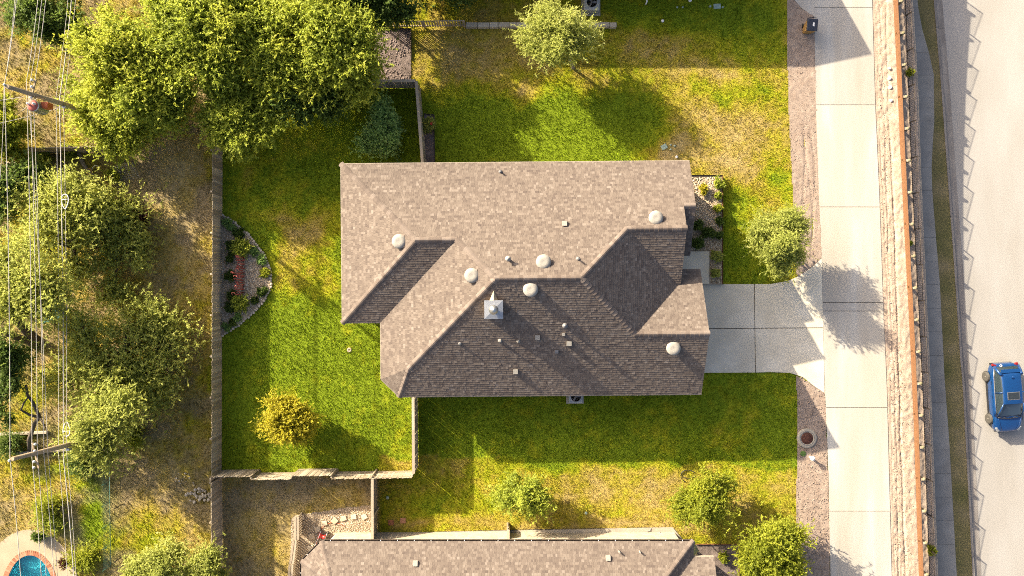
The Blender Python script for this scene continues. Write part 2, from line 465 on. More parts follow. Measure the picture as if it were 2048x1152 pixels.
L_drv_l = polyline([(1625, -60), (1628, 60), (1631, 210), (1637, 384), (1643, 540), (1648, 745), (1657, 960), (1660, 1152)])
L_drv_r = polyline([(1744, 0), (1750, 210), (1758, 384), (1767, 640), (1773, 768), (1783, 1152)])
L_rail = polyline([(1792, 0), (1810, 384), (1830, 768), (1843, 1152)])
L_fence = polyline([(1809, 0), (1815, 150), (1824, 384), (1844, 768), (1858, 1152)])
L_wall = polyline([(1822, 0), (1832, 150), (1840, 384), (1852, 640), (1858, 768), (1873, 1152)])
L_walk_l = polyline([(1812, 0), (1824, 150), (1832, 384), (1846, 768), (1862, 1152)])
L_walk_r = polyline([(1833, -12), (1838, 35), (1848, 75), (1860, 115), (1867, 150), (1868, 250), (1862, 320), (1864, 384), (1870, 460), (1879, 567), (1889, 768), (1897, 868), (1913, 1152)])
L_curb = polyline([(1867, 0), (1883, 187), (1897, 384), (1907, 517), (1920, 717), (1925, 768), (1945, 1152)])

# ---------------------------------------------------------------- the sward: dry and green patches
BLOBS = [  # px, py, rx, ry, weight (+ dry, - green)
    (1000, 250, 150, 75, -.55), (1180, 285, 170, 60, -.60), (1240, 215, 100, 50, -.40), (900, 290, 70, 60, -.45),
    (940, 115, 120, 55, .38), (1058, 188, 30, 16, .6), (1400, 240, 95, 80, .30), (1490, 310, 80, 60, .28), (1100, 140, 120, 22, .12),
    (1420, 132, 80, 18, .15), (1500, 180, 50, 25, -.30), (1420, 178, 26, 16, -.45), (1460, 40, 120, 60, -.55), (1280, 20, 70, 40, -.45),
    (1310, 95, 60, 30, .25), (1390, 85, 60, 20, .25), (1355, 310, 50, 30, .5), (1460, 340, 40, 20, .4), (1550, 330, 25, 50, -.3), (1500, 390, 60, 30, -.05),
    (1490, 520, 60, 60, -.30), (1460, 440, 28, 90, -.25), (1540, 415, 40, 25, .15),
    (600, 480, 55, 70, .50), (655, 450, 35, 35, .35), (555, 450, 35, 35, .30), (640, 570, 26, 40, .25), (570, 540, 30, 40, .35), (490, 350, 25, 70, .30), (620, 300, 60, 20, .20), (560, 280, 30, 60, .2),
    (640, 720, 130, 110, -.10), (700, 640, 12, 60, .10),
    (1190, 975, 130, 45, .18), (1330, 990, 60, 40, .15), (1500, 985, 80, 50, .08), (1080, 930, 110, 13, -.35), (1280, 928, 110, 11, -.30), (1520, 935, 60, 14, -.15),
    (1430, 880, 34, 20, .35), (1010, 990, 40, 35, -.20), (870, 1000, 70, 40, -.20), (840, 1050, 60, 12, .3), (1180, 1050, 200, 12, .35), (1440, 1060, 50, 20, .1),
    (340, 420, 80, 120, .28), (320, 300, 80, 50, .2), (110, 420, 90, 90, -.28), (140, 860, 70, 30, -.25), (50, 760, 40, 90, -.30), (60, 480, 60, 80, -.22),
    (190, 1010, 40, 110, -.75), (300, 1070, 60, 60, -.45), (330, 980, 60, 60, .2), (90, 940, 60, 30, -.4), (40, 1010, 40, 40, .1), (180, 1080, 40, 40, -.3), (110, 60, 60, 60, -.2),
]
def dryness(x, y):
    px = x * S + 1024; py = 576 - y * S
    wx = (fbm(x, y, 2.6, 3) - 0.5) * 70; wy = (fbm(x, y, 2.6, 13) - 0.5) * 70
    qx = px + wx; qy = py + wy
    d = np.full(np.shape(x), 0.45)
    d = np.where(qx < 430, 0.66, d)
    d = np.where((px > 432) & (px < 838) & (py > 165) & (py < 948), 0.05, d)
    d = np.where((px > 838) & (qy < 330), 0.46, d)
    d = np.where((qx > 1380) & (qy >= 330) & (qy < 600), 0.36, d)
    d = np.where((px > 832) & (qy > 700) & (qy < 925), 0.08, d)
    d = np.where((px > 760) & (qy >= 925), 0.47, d)
    d = np.where((px > 432) & (px <= 760) & (py > 948), 0.86, d)
    for bx, by, rx, ry, w in BLOBS:
        d = d + w * np.exp(-(((qx - bx) / rx) ** 2 + ((qy - by) / ry) ** 2) * 0.9)
    d = d + (fbm(x, y, 1.1, 21, 4) - 0.5) * 0.55 + (fbm(x, y, 0.30, 31, 2) - 0.5) * 0.45
    d = 0.48 + (d - 0.48) * 1.15
    return np.clip(d, 0, 1.1)

def sward(x, y):
    d = dryness(x, y)
    pts = [0.0, 0.28, 0.52, 0.78, 1.1]
    cols = np.array([(0.146, 0.196, 0.010), (0.250, 0.256, 0.012), (0.292, 0.240, 0.030), (0.295, 0.222, 0.066), (0.32, 0.245, 0.105)])
    c = np.stack([np.interp(d, pts, cols[:, k]) for k in range(3)], -1)
    px = x * S + 1024
    westy = np.clip((436 - px) / 12, 0, 1) + np.clip((762 - px) / 12, 0, 1) * (576 - y * S > 955) * (px > 436)
    soil = np.clip((fbm(x, y, 1.4, 41) - 0.43) * 5, 0, 1) * westy
    sc = np.array((0.20, 0.158, 0.108))
    c = c * (1 - 0.65 * soil[..., None]) + sc * 0.65 * soil[..., None]
    m = 0.86 + 0.28 * fbm(x, y, 0.8, 51, 3)
    return c * m[..., None], d

def rgba(c):
    return np.concatenate([c, np.ones(c.shape[:-1] + (1,))], -1)

# pool outline (needed for the hole in the ground)
POOL_C = P(60, 1196); POOL_R = (1.52, 2.62)
def pool_ring(k, n=64, dx=0):
    return [(POOL_C.x + (POOL_R[0] + k) * math.cos(2 * math.pi * i / n), POOL_C.y + (POOL_R[1] + k) * math.sin(2 * math.pi * i / n)) for i in range(n)]

def build_ground():
    xs = np.concatenate([[-400, -200, -110, -70, -48], np.arange(-38, 24.2, 0.2)])
    ys = np.concatenate([[-400, -200, -110, -70, -45, -32], np.arange(-24, 24.01, 0.2), [32, 45, 70, 110, 200, 400]])
    X, Y = np.meshgrid(xs, ys, indexing='ij')
    bound = np.array([XL(L_drv_r, y, 0) + 0.03 for y in ys])[None, :].repeat(len(xs), 0)
    over = X > bound
    X = np.minimum(X, bound)
    Z = (fbm(X, Y, 1.5, 61, 3) - 0.5) * 0.03 - 0.012
    col, d = sward(X, Y)
    V = np.stack([X, Y, Z], -1).reshape(-1, 3)
    nx, ny = len(xs), len(ys)
    I = np.arange(nx * ny).reshape(nx, ny)
    F = np.stack([I[:-1, :-1], I[1:, :-1], I[1:, 1:], I[:-1, 1:]], -1)
    ring = pool_ring(0.16)
    ins = inside(ring, X, Y)
    drop = (over[:-1, :-1] & over[:-1, 1:]) | (ins[:-1, :-1] | ins[1:, :-1] | ins[1:, 1:] | ins[:-1, 1:])
    F = F[~drop]
    me = np_mesh('ground', V, F.reshape(-1, 4), M['ground'], {'gcol': ('FLOAT_COLOR', 'POINT', rgba(col).reshape(-1, 4))}, True)
    return tag(link('ground', me), kind='structure')
build_ground()

# ---------------------------------------------------------------- paved and bare areas (polygons in survey pixels)
def gpoly(pts, z=0.0): return [tuple(P(a, b, z)[:2]) for a, b in pts]

DRIVE_TOP, DRIVE_BOT = -140, 1300
def drive_edge(line, y0, y1, step=40):
    ys = list(np.arange(y0, y1, step)) + [y1]
    return [(line(y), y) for y in ys]

apron_poly = [(1380, 568), (1540, 568), (1575, 562), (1600, 551), (1625, 533), (1643, 517), (1648, 745), (1650, 786), (1628, 772), (1605, 754), (1580, 746), (1540, 744), (1380, 746)]
n_apron = [(1560, -140), (1586, -2), (1604, 18), (1620, 29), (1628, 33), (1625, -140)]
granite_n = [(1574, -140), (1574, 60), (1576, 200), (1582, 320), (1587, 420), (1594, 556), (1612, 545), (1643, 517), (1628, 60), (1628, 33), (1604, 18), (1586, -2), (1576, -20)]
granite_s = [(1592, 752), (1594, 800), (1594, 920), (1592, 1010), (1594, 1120), (1597, 1300), (1662, 1300), (1658, 1010), (1650, 786), (1628, 772), (1605, 756)]
mulch_poly = [(752, 58), (822, 58), (823, 120), (823, 168), (748, 168), (748, 110)]
arc_bed = [(443, 428), (470, 445), (500, 472), (528, 508), (542, 540), (543, 572), (530, 600), (505, 628), (475, 652), (443, 673)]
side_bed = [(848, 228), (868, 230), (870, 326), (848, 326)]
front_bed = [(1375, 352), (1443, 354), (1442, 569), (1375, 569)]
porch_poly = [(1355, 503), (1416, 503), (1416, 568), (1380, 568), (1355, 545)]
s_patio = [(764, 1066), (1000, 1060), (1345, 1054), (1372, 1086), (1372, 1110), (764, 1110)]
s_patio2 = [(700, 1066), (752, 1066), (752, 1110), (672, 1110)]
s_gravel = [(592, 1030), (640, 1024), (700, 1014), (752, 1010), (752, 1110), (600, 1180), (582, 1180), (582, 1040)]
s_bed = [(1392, 1088), (1478, 1088), (1478, 1180), (1392, 1180)]
deck_poly = None

def sheet(name, poly, z, mat, kind='structure', th=0.03):
    mb = MB(); mb.prism(poly, z - th, z)
    o = mb.build(name, mat)
    return tag(o, kind=kind)

# --- shared driveway and apron, cast slab by slab with joints between
def strip_slabs(parent, joints, left, right, mat, ztop, name='slab', gap=0.016, low=False, th=0.12):
    """quad strips between two edge lines; one object for each slab"""
    for a, b in zip(joints[:-1], joints[1:]):
        n = max(1, int(abs(b - a) / 30))
        ys = np.linspace(a, b, n + 1)
        mb = MB(); poly = []
        def pt(line, py, off):
            if low:
                Yv = (576 - py) / S
                z = zlow(Yv)
                return (XL(line, Yv, z) + off, Yv)
            v = P(line(py), py)
            return (v.x + off, v.y)
        Ls = [pt(left, y, gap) for y in ys]; Rs = [pt(right, y, -gap * 0.5) for y in ys]
        g = gap
        Ls[0] = (Ls[0][0], Ls[0][1] - g); Rs[0] = (Rs[0][0], Rs[0][1] - g)
        Ls[-1] = (Ls[-1][0], Ls[-1][1] + g); Rs[-1] = (Rs[-1][0], Rs[-1][1] + g)
        zt = ztop if callable(ztop) else (lambda Y, q=ztop: q)
        dz = random.uniform(-0.003, 0.003)
        vs_ = []
        for (lx, ly), (rx, ry) in zip(Ls, Rs):
            zz = zt(ly) + dz
            vs_ += [(lx, ly, zz), (rx, ry, zz), (lx, ly, zz - th), (rx, ry, zz - th)]
        fs = []
        for i in range(len(Ls) - 1):
            k = i * 4; q = k + 4
            fs += [(k, q, q + 1, k + 1), (k, k + 2, q + 2, q), (k + 1, q + 1, q + 3, k + 3)]
        fs += [(0, 1, 3, 2), (len(vs_) - 4, len(vs_) - 2, len(vs_) - 1, len(vs_) - 3)]
        mb.add(vs_, fs)
        mb.build(name, mat, parent)

def base_strip(name, left, right, py0, py1, z, mat, low=False, step=30):
    vs_, fs = [], []
    ys = np.arange(py0, py1 + 1, step)
    for py in ys:
        if low:
            Yv = (576 - py) / S; zz = zlow(Yv); xl, xr = XL(left, Yv, zz), XL(right, Yv, zz); zz += z
        else:
            v = P(left(py), py); w = P(right(py), py); xl, xr, Yv, zz = v.x, w.x, v.y, z
        vs_ += [(xl, Yv, zz), (xr, Yv, zz)]
    for i in range(len(ys) - 1):
        fs.append((2 * i, 2 * i + 2, 2 * i + 3, 2 * i + 1))
    mb = MB().add(vs_, fs)
    return tag(mb.build(name, mat), kind='structure')

M['joint'] = noisy('joint_filler', (0.05, 0.042, 0.035), (0.08, 0.066, 0.052), 12, 0.95)
drive = base_strip('driveway', L_drv_l, L_drv_r, -140, 1300, 0.006, M['joint'])
strip_slabs(drive, [-140, 15, 210, 414, 605, 622, 815, 1022, 1220, 1300], L_drv_l, L_drv_r, M['concrete'], 0.045)

def poly_slab(parent, pts, mat, z, name='slab', th=0.12, shrink=0.010):
    w = gpoly(pts)
    c = np.mean(np.array(w), 0)
    q = []
    for x, y in w:
        dx, dy = x - c[0], y - c[1]; L = math.hypot(dx, dy)
        q.append((x - dx / L * shrink, y - dy / L * shrink))
    return MB().prism(q, z - th, z).build(name, mat, parent)

apron = sheet('driveway_apron', gpoly(apron_poly), 0.004, M['joint'], th=0.05)
zA = 0.042
poly_slab(apron, [(1380, 568), (1508, 568), (1509, 656), (1380, 657)], M['apron'], zA)
poly_slab(apron, [(1380, 658), (1509, 657), (1510, 745), (1380, 746)], M['apron'], zA)
poly_slab(apron, [(1509, 568), (1540, 568), (1575, 562), (1600, 551), (1625, 533), (1643, 517), (1646, 655), (1510, 656)], M['apron'], zA)
poly_slab(apron, [(1510, 657), (1646, 656), (1649, 786), (1628, 772), (1605, 754), (1580, 746), (1540, 744), (1511, 745)], M['apron'], zA)
napron = sheet('neighbour_apron', gpoly(n_apron), 0.004, M['joint'], th=0.05)
poly_slab(napron, n_apron, M['concrete'], 0.040)
porch = sheet('front_walk', gpoly(porch_poly), 0.03, M['joint'], th=0.05)
poly_slab(porch, [(1355, 503), (1416, 503), (1416, 568), (1398, 568), (1380, 545), (1355, 545)], M['apron'], 0.34, th=0.36)
pat = sheet('side_walk', gpoly(s_patio), 0.004, M['joint'], th=0.04)
for a, b in ((764, 900), (900, 1040), (1040, 1200), (1200, 1372)):
    ya = 1066 - (a - 764) * 0.0205; yb = 1066 - (min(b, 1345) - 764) * 0.0205
    pts = [(a, ya), (b, yb), (b, 1110), (a, 1110)] if b < 1372 else [(a, ya), (1345, 1054), (1372, 1086), (1372, 1110), (a, 1110)]
    poly_slab(pat, pts, M['patio'], 0.05, shrink=0.008)
pat2 = sheet('back_door_pad', gpoly(s_patio2), 0.05, M['patio'], th=0.1)

def rough_sheet(name, poly_px, mat, h, amp, seed, step=0.09, ruts=None, zedge=0.005):
    """a bare-earth area as a bumpy sheet with real relief"""
    poly = gpoly(poly_px)
    A = np.array(poly); x0, y0 = A.min(0); x1, y1 = A.max(0)
    xs = np.arange(x0, x1 + step, step); ys = np.arange(y0, y1 + step, step)
    X, Y = np.meshgrid(xs, ys, indexing='ij')
    Z = h + (fbm(X, Y, 0.9, seed, 3) - 0.5) * amp + (fbm(X, Y, 0.22, seed + 7, 2) - 0.5) * amp * 0.7
    if ruts is not None: Z = Z + ruts(X, Y)
    I = np.arange(X.size).reshape(X.shape)
    F = np.stack([I[:-1, :-1], I[1:, :-1], I[1:, 1:], I[:-1, 1:]], -1).reshape(-1, 4)
    cx = (X[:-1, :-1] + step / 2).ravel(); cy = (Y[:-1, :-1] + step / 2).ravel()
    F = F[inside(poly, cx, cy)]
    me = np_mesh(name, np.stack([X, Y, Z], -1).reshape(-1, 3), F, mat, None, True)
    return tag(link(name, me), kind='structure')

def rut_n(X, Y):
    px = X * S + 1024; py = 576 - Y * S
    r = 0
    for off, w in ((20, 1.6), (30, 1.3), (38, 1.2)):
        c = 1588 + off + (py - 380) * 0.045 + 5 * np.sin(py / 45 + off)
        r = r - 0.032 * np.exp(-((px - c) / w) ** 2) * np.clip((py - 230) / 60, 0, 1)
    return r
rough_sheet('granite_strip', granite_n, M['granite'], 0.036, 0.045, 71, 0.07, rut_n)
rough_sheet('granite_strip', granite_s, M['granite'], 0.022, 0.05, 75, 0.07)
rough_sheet('mulch_bed', mulch_poly, M['mulch'], 0.03, 0.05, 77, 0.08)
rough_sheet('planting_soil', side_bed, M['mulch'], 0.02, 0.04, 79, 0.08)
rough_sheet('gravel_bed', arc_bed, M['gravel_bed'], 0.03, 0.04, 81, 0.08)
rough_sheet('gravel_yard', s_gravel, M['gravel_bed'], 0.02, 0.03, 83, 0.08)
rough_sheet('planting_soil', s_bed, M['mulch'], 0.02, 0.04, 85, 0.08)

# --- dirt bank between driveway and wall, falling away under the guardrail
BANK_EDGE = -0.14
def bank_z(X, Y, xl, xr, xrail, xf):
    berm = 0.05 + 0.10 * np.clip((Y + 6) / 10, 0, 1)
    t = np.clip((X - xl) / (xrail - xl), 0, 1)
    z = 0.015 + berm * t ** 1.5
    u = np.clip((X - xrail) / (xf - xrail), 0, 1)
    return z + (BANK_EDGE - berm) * (u * u * (3 - 2 * u))

def build_bank():
    ys = np.arange(-24, 24.01, 0.085); nt = 54
    V, xs_all = [], []
    for y in ys:
        xl = XL(L_drv_r, y, 0) + 0.01; xr = XL(L_wall, y, BANK_EDGE); xm = XL(L_rail, y, 0.5); xf = XL(L_fence, y, BANK_EDGE)
        X = np.linspace(xl, xr, nt); Y = np.full(nt, y)
        Z = bank_z(X, Y, xl, xr, xm, xf)
        rel = X - xl
        amp = np.clip(rel / 0.25, 0, 1) * np.clip((xr - X) / 0.3, 0.15, 1)
        Z = Z + amp * ((fbm(X * 2.0, Y, 0.7, 91, 3) - 0.5) * 0.08 + (fbm(X, Y, 0.17, 95, 2) - 0.5) * 0.062)
        for c, w, dd in ((0.24, 0.022, 0.035), (0.46, 0.03, 0.045), (0.80, 0.05, 0.075)):
            cc = c + 0.03 * math.sin(y * 0.31 + c * 9) + 0.018 * math.sin(y * 1.3 + c * 5)
            Z = Z - dd * np.exp(-((rel - cc) / w) ** 2) * (0.3 + 1.1 * fbm(X, Y, 0.8, 97, 2)) * (1.0 if y < 9 else 0.5)
        V.append(np.stack([X, Y, Z], -1))
    V = np.array(V); I = np.arange(V.shape[0] * nt).reshape(V.shape[0], nt)
    F = np.stack([I[:-1, :-1], I[:-1, 1:], I[1:, 1:], I[1:, :-1]], -1).reshape(-1, 4)
    tag(link('dirt_bank', np_mesh('dirt_bank', V.reshape(-1, 3), F, M['dirt'], None, True)), kind='structure')
build_bank()

# --- retaining wall, lower verge, sidewalk, kerb, road
rw = thing('retaining_wall', 'block retaining wall below the picket fence, facing the road', 'wall')
for k, y in enumerate(np.arange(-24, 24, 2.0)):
    for c in range(4):
        xa = XL(L_wall, y, BANK_EDGE); xb = XL(L_wall, y + 2.0, BANK_EDGE)
        zt = BANK_EDGE - 0.03 - c * 0.5
        zb = max(zt - 0.485, zlow(y) - 0.35)
        if zt - 0.1 < zlow(y): continue
        o = 0.012 * (c % 2) + 0.03 * c * 0
        MB().prism([(xa - 0.12 - o, y + .008), (xa + 0.13 - o, y + .008), (xb + 0.13 - o, y + 1.992), (xb - 0.12 - o, y + 1.992)], zb, zt).build('block', M['wall_block'], rw)

def low_sheet(name, lx, rx, dz, mat, col=False, ny=0.25, nx=24, y0=-60, y1=60):
    ys = np.arange(y0, y1 + ny, ny)
    V = []
    for y in ys:
        z = zlow(y)
        a = lx(y, z); b = rx(y, z)
        X = np.linspace(a, b, nx)
        V.append(np.stack([X, np.full(nx, y), np.full(nx, z + dz)], -1))
    V = np.array(V); I = np.arange(len(ys) * nx).reshape(len(ys), nx)
    F = np.stack([I[:-1, :-1], I[:-1, 1:], I[1:, 1:], I[1:, :-1]], -1).reshape(-1, 4)
    at = None
    if col:
        d = np.clip(0.42 + (fbm(V[..., 0], V[..., 1], 1.3, 121) - 0.5) * 1.1, 0, 1)
        c = np.stack([np.interp(d, [0, 0.5, 1], [p, q, r]) for p, q, r in ((0.095, 0.16, 0.24), (0.095, 0.135, 0.19), (0.034, 0.064, 0.118))], -1)
        at = {'gcol': ('FLOAT_COLOR', 'POINT', rgba(c).reshape(-1, 4))}
    return tag(link(name, np_mesh(name, V.reshape(-1, 3), F, mat, at, True)), kind='structure')

low_sheet('verge', lambda y, z: XL(L_wall, y, BANK_EDGE) - 0.1, lambda y, z: XL(L_curb, y, z) + 0.03, 0.0, M['ground'], True)
low_sheet('road', lambda y, z: XL(L_curb, y, z) + 0.12, lambda y, z: XL(L_curb, y, z) + 14.0, -0.11, M['road'], nx=4, ny=1.0)
low_sheet('far_verge', lambda y, z: XL(L_curb, y, z) + 13.9, lambda y, z: XL(L_curb, y, z) + 300.0, -0.02, M['ground'], True, nx=8, ny=2.0)
swalk = low_sheet('sidewalk', lambda y, z: XL(L_walk_l, y, z) - 0.3, lambda y, z: XL(L_walk_r, y, z) - 0.01, 0.012, M['joint'], nx=3, ny=0.5, y0=-24, y1=24)
strip_slabs(swalk, list(range(-117, 1310, 49)), lambda py: L_walk_l(py) - 10, L_walk_r, M['walk'], lambda Y: zlow(Y) + 0.045, low=True, gap=0.006, th=0.08)

def build_kerb():
    root = tag(bpy.data.objects.new('kerb', None), kind='structure'); COL.objects.link(root)
    ys = np.arange(-26, 26, 3.05)
    prof = [(0.0, -0.16), (0.0, 0.035), (0.13, 0.035), (0.20, -0.085), (0.62, -0.103), (0.62, -0.2)]
    for y in ys:
        sub = np.linspace(y + 0.006, y + 3.044, 4)
        vs_ = []
        for q in sub:
            z = zlow(q); x = XL(L_curb, q, z)
            vs_ += [(x + a, q, z + b) for a, b in prof]
        n = len(prof); fs = []
        for i in range(3):
            for k in range(n - 1):
                fs.append((i * n + k, (i + 1) * n + k, (i + 1) * n + k + 1, i * n + k + 1))
        fs += [tuple(range(n)), tuple(range(3 * n + n - 1, 3 * n - 1, -1))]
        MB().add(vs_, fs).build('kerb_stone', M['curb'], root)
build_kerb()

# ---------------------------------------------------------------- houses
EAVE, PITCH = 3.12, 0.555

def clip_rect(poly, u0, u1, v0, v1):
    def cut(pts, f, inter):
        out = []
        for i in range(len(pts)):
            a, b = pts[i - 1], pts[i]
            fa, fb = f(a), f(b)
            if fb >= 0:
                if fa < 0: out.append(inter(a, b, fa, fb))
                out.append(b)
            elif fa >= 0: out.append(inter(a, b, fa, fb))
        return out
    def it(a, b, fa, fb):
        t = fa / (fa - fb); return (a[0] + (b[0] - a[0]) * t, a[1] + (b[1] - a[1]) * t)
    for f in (lambda p: p[0] - u0, lambda p: u1 - p[0], lambda p: p[1] - v0, lambda p: v1 - p[1]):
        poly = cut(poly, f, it)
        if len(poly) < 3: return []
    return poly

def ztop(face, x, y):
    """height of a roof plane: face = (polygon, eave point, uphill direction)"""
    (_, e, d) = face
    return EAVE + PITCH * ((x - e[0]) * d[0] + (y - e[1]) * d[1])

def shingle_mesh(name, faces, exposure=0.145, clip=None):
    V, F, R = [], [], []
    rs = random.Random(3)
    sec = math.sqrt(1 + PITCH * PITCH)
    for face in faces:
        poly, e, d = face
        d3 = Vector((d[0], d[1], PITCH)).normalized()
        u3 = Vector((-d[1], d[0], 0))
        nrm = u3.cross(d3)
        if nrm.z < 0: nrm = -nrm
        org = Vector((e[0], e[1], EAVE))
        loc = []
        for x, y in poly:
            w = Vector((x, y, ztop(face, x, y))) - org
            loc.append((w.dot(u3), w.dot(d3)))
        vmin = min(p[1] for p in loc); vmax = max(p[1] for p in loc)
        umin = min(p[0] for p in loc); umax = max(p[0] for p in loc)
        v = vmin - 0.02
        while v < vmax:
            v1 = v + exposure
            row = clip_rect(loc, umin - 1, umax + 1, v, v1)
            if len(row) >= 3:
                a = min(p[0] for p in row); b = max(p[0] for p in row)
                u = a - rs.random() * 0.3
                tone = rs.uniform(-0.05, 0.05)
                while u < b:
                    w = rs.choice((0.09, 0.12, 0.14, 0.16, 0.19, 0.22))
                    t = clip_rect(loc, u, u + w - 0.006, v, v1 + 0.004)
                    if len(t) >= 3:
                        th = rs.choice((0.010, 0.013, 0.016, 0.020))
                        n = len(t); k = len(V)
                        area2 = sum(t[i - 1][0] * t[i][1] - t[i][0] * t[i - 1][1] for i in range(n))
                        if area2 < 0: t = t[::-1]
                        for (uu, vv) in t:
                            h = th * (1 - (vv - v) / exposure * 0.85)
                            V.append(org + u3 * uu + d3 * vv + nrm * (h + 0.004))
                        for (uu, vv) in t:
                            V.append(org + u3 * uu + d3 * vv - nrm * 0.006)
                        up = (u3.cross(d3)).z > 0
                        top = tuple(range(k, k + n))
                        F.append(top if up else top[::-1])
                        val = min(1, max(0, rs.betavariate(2.0, 2.2) + tone))
                        R.append(val)
                        for i in range(n):
                            j = (i + 1) % n
                            q = (k + i, k + n + i, k + n + j, k + j)
                            F.append(q if up else q[::-1]); R.append(val)
                    u += w
            v = v1
    me = bpy.data.meshes.new(name)
    me.from_pydata([tuple(v) for v in V], [], F)
    a = me.attributes.new('rnd', 'FLOAT', 'FACE'); a.data.foreach_set('value', R)
    me.materials.append(M['shingle'])
    return me

def roof_deck(faces):
    mb = MB()
    for face in faces:
        poly = face[0]
        mb.prism(poly, lambda x, y, f=face: ztop(f, x, y) - 0.20, lambda x, y, f=face: ztop(f, x, y) - 0.004)
    return mb

_cap = {}
def cap_mesh(kind):
    """one bent cap shingle; a flatter one for hips"""
    if kind not in _cap:
        mb = MB()
        hw, L, t = 0.165, 0.33, 0.020
        drop = {'ridge': 0.095, 'hip': 0.070, 'valley': -0.0}[kind]
        prof = [(-hw, -drop), (-hw * 0.45, -drop * 0.30), (0, 0), (hw * 0.45, -drop * 0.30), (hw, -drop)]
        vs_ = []
        for x, lift in ((-L / 2, 0.044), (L / 2, 0.004)):
            for y, z in prof: vs_.append((x, y, z + lift))
            for y, z in prof: vs_.append((x, y, z + lift - t))
        fs = []
        for i in range(4):
            fs.append((i, 10 + i, 11 + i, i + 1)); fs.append((5 + i, 6 + i, 16 + i, 15 + i)); fs.append((i, i + 1, i + 6, i + 5)); fs.append((10 + i, 15 + i, 16 + i, 11 + i))
        fs += [(0, 5, 15, 10), (4, 14, 19, 9)]
        mb.add(vs_, fs)
        _cap[kind] = mb.mesh('ridge_cap', M['ridge_cap'])
    return _cap[kind]

def cap_line(parent, a, b, kind, step=0.24, lift=0.012):
    a, b = Vector(a), Vector(b)
    if b.z < a.z: a, b = b, a
    d = b - a; n = max(1, int(d.length / step)); t = d.normalized()
    rot = t.to_track_quat('X', 'Z').to_euler()
    for i in range(n):
        p = a + d * ((i + 0.5) / n) + Vector((0, 0, lift))
        o = link('ridge_cap', cap_mesh(kind), parent, p, (rot.x + random.uniform(-.02, .02), rot.y, rot.z + random.uniform(-.03, .03)))

SQ = math.sqrt(0.5)
# main house, its own frame turned a touch against the picture
house = thing('house', 'single storey house with brown shingle hip roof, chimney and attached garage', 'house', (0, 0, 0), math.radians(0.5))
Yn, Ys, Xw, Xw2, Ysw = 7.118, -6.11, -9.63, -7.46, -1.89
rid = (Yn + Ys) / 2; hm = (Yn - Ys) / 2
r4 = (Yn + Ysw) / 2; h4 = (Yn - Ysw) / 2
mw = Xw2 + hm; me_ = 3.6
g2 = 3.14; gx2 = me_ + (g2 - rid)
gar = -2.56; gxg = me_ + (rid - gar)
g1 = 4.43
XE1, XE2, XEG = 10.11, 9.45, 10.68
vx = ((g2 + gx2) - (gar - gxg)) / 2; vy = (g2 + gx2) - vx
ch = 1.0; sA = ch * SQ / (math.sqrt(2) - 1); apx = (Xw2 + sA, Ys + sA)
gN = gar + (gar - Ys)
N_, S_, W_, E_ = (0, -1), (0, 1), (1, 0), (-1, 0)
e2y = g2 - ((Yn - g2))            # eave line of the second gable's south plane
eEx = me_ + hm
HF = {
 'n': ([(Xw, Yn), (XE1, Yn), (XE1, g1), (XE2, g1), (XE2, g2), (gx2, g2), (me_, rid), (mw, rid), (Xw2 + h4, r4), (Xw + h4, r4)], (0, Yn), N_),
 'w': ([(Xw, Yn), (Xw + h4, r4), (Xw, Ysw)], (Xw, 0), W_),
 's1': ([(Xw, Ysw), (Xw + h4, r4), (Xw2 + h4, r4), (Xw2, Ysw)], (0, Ysw), S_),
 'w2': ([(Xw2, Ysw), (Xw2 + h4, r4), (mw, rid), apx, (Xw2, Ys + ch)], (Xw2, 0), W_),
 'c': ([(Xw2, Ys + ch), apx, (Xw2 + ch, Ys)], (Xw2, Ys + ch), (SQ, SQ)),
 's': ([(Xw2 + ch, Ys), apx, (mw, rid), (me_, rid), (gxg, gar), (XEG, gar), (XEG, Ys)], (0, Ys), S_),
 'e': ([(me_, rid), (gx2, g2), (vx, vy), (gxg, gar)], (eEx, 0), E_),
 's2': ([(gx2, g2), (XE2, g2), (XE2, vy), (vx, vy)], (0, e2y), S_),
 'gn': ([(gxg, gar), (vx, vy), (XE2, vy), (XE2, gN), (XEG, gN), (XEG, gar)], (0, gN), N_),
 'g1s': ([(XE2 + 0.005, g1), (XE1, g1), (XE1, 2 * g1 - Yn), (XE2 + 0.005, 2 * g1 - Yn)], (0, 2 * g1 - Yn), S_),
}
def hz(k, x, y): return ztop(HF[k], x, y)
def hpt(k, p): return (p[0], p[1], ztop(HF[k], *p))
roof = roof_deck(HF.values()).build('roof', M['fascia'], house)
sh = link('shingles', shingle_mesh('shingles', list(HF.values())), roof); tag(sh, kind='stuff')
hips = [('w', (Xw, Yn), (Xw + h4, r4), 'hip'), ('w', (Xw, Ysw), (Xw + h4, r4), 'hip'), ('s1', (Xw + h4, r4), (Xw2 + h4, r4), 'ridge'),
        ('w2', (Xw2 + h4, r4), (mw, rid), 'hip'), ('s', (mw, rid), (me_, rid), 'ridge'), ('s', apx, (mw, rid), 'hip'),
        ('c', (Xw2 + ch, Ys), apx, 'hip'), ('e', (me_, rid), (gx2, g2), 'hip'), ('e', (me_, rid), (gxg, gar), 'hip'),
        ('s2', (gx2, g2), (XE2, g2), 'ridge'), ('gn', (gxg, gar), (XEG, gar), 'ridge'), ('g1s', (XE2 + 0.01, g1), (XE1, g1), 'ridge')]
for k, a, b, kind in hips:
    cap_line(roof, hpt(k, a), hpt(k, b), kind)
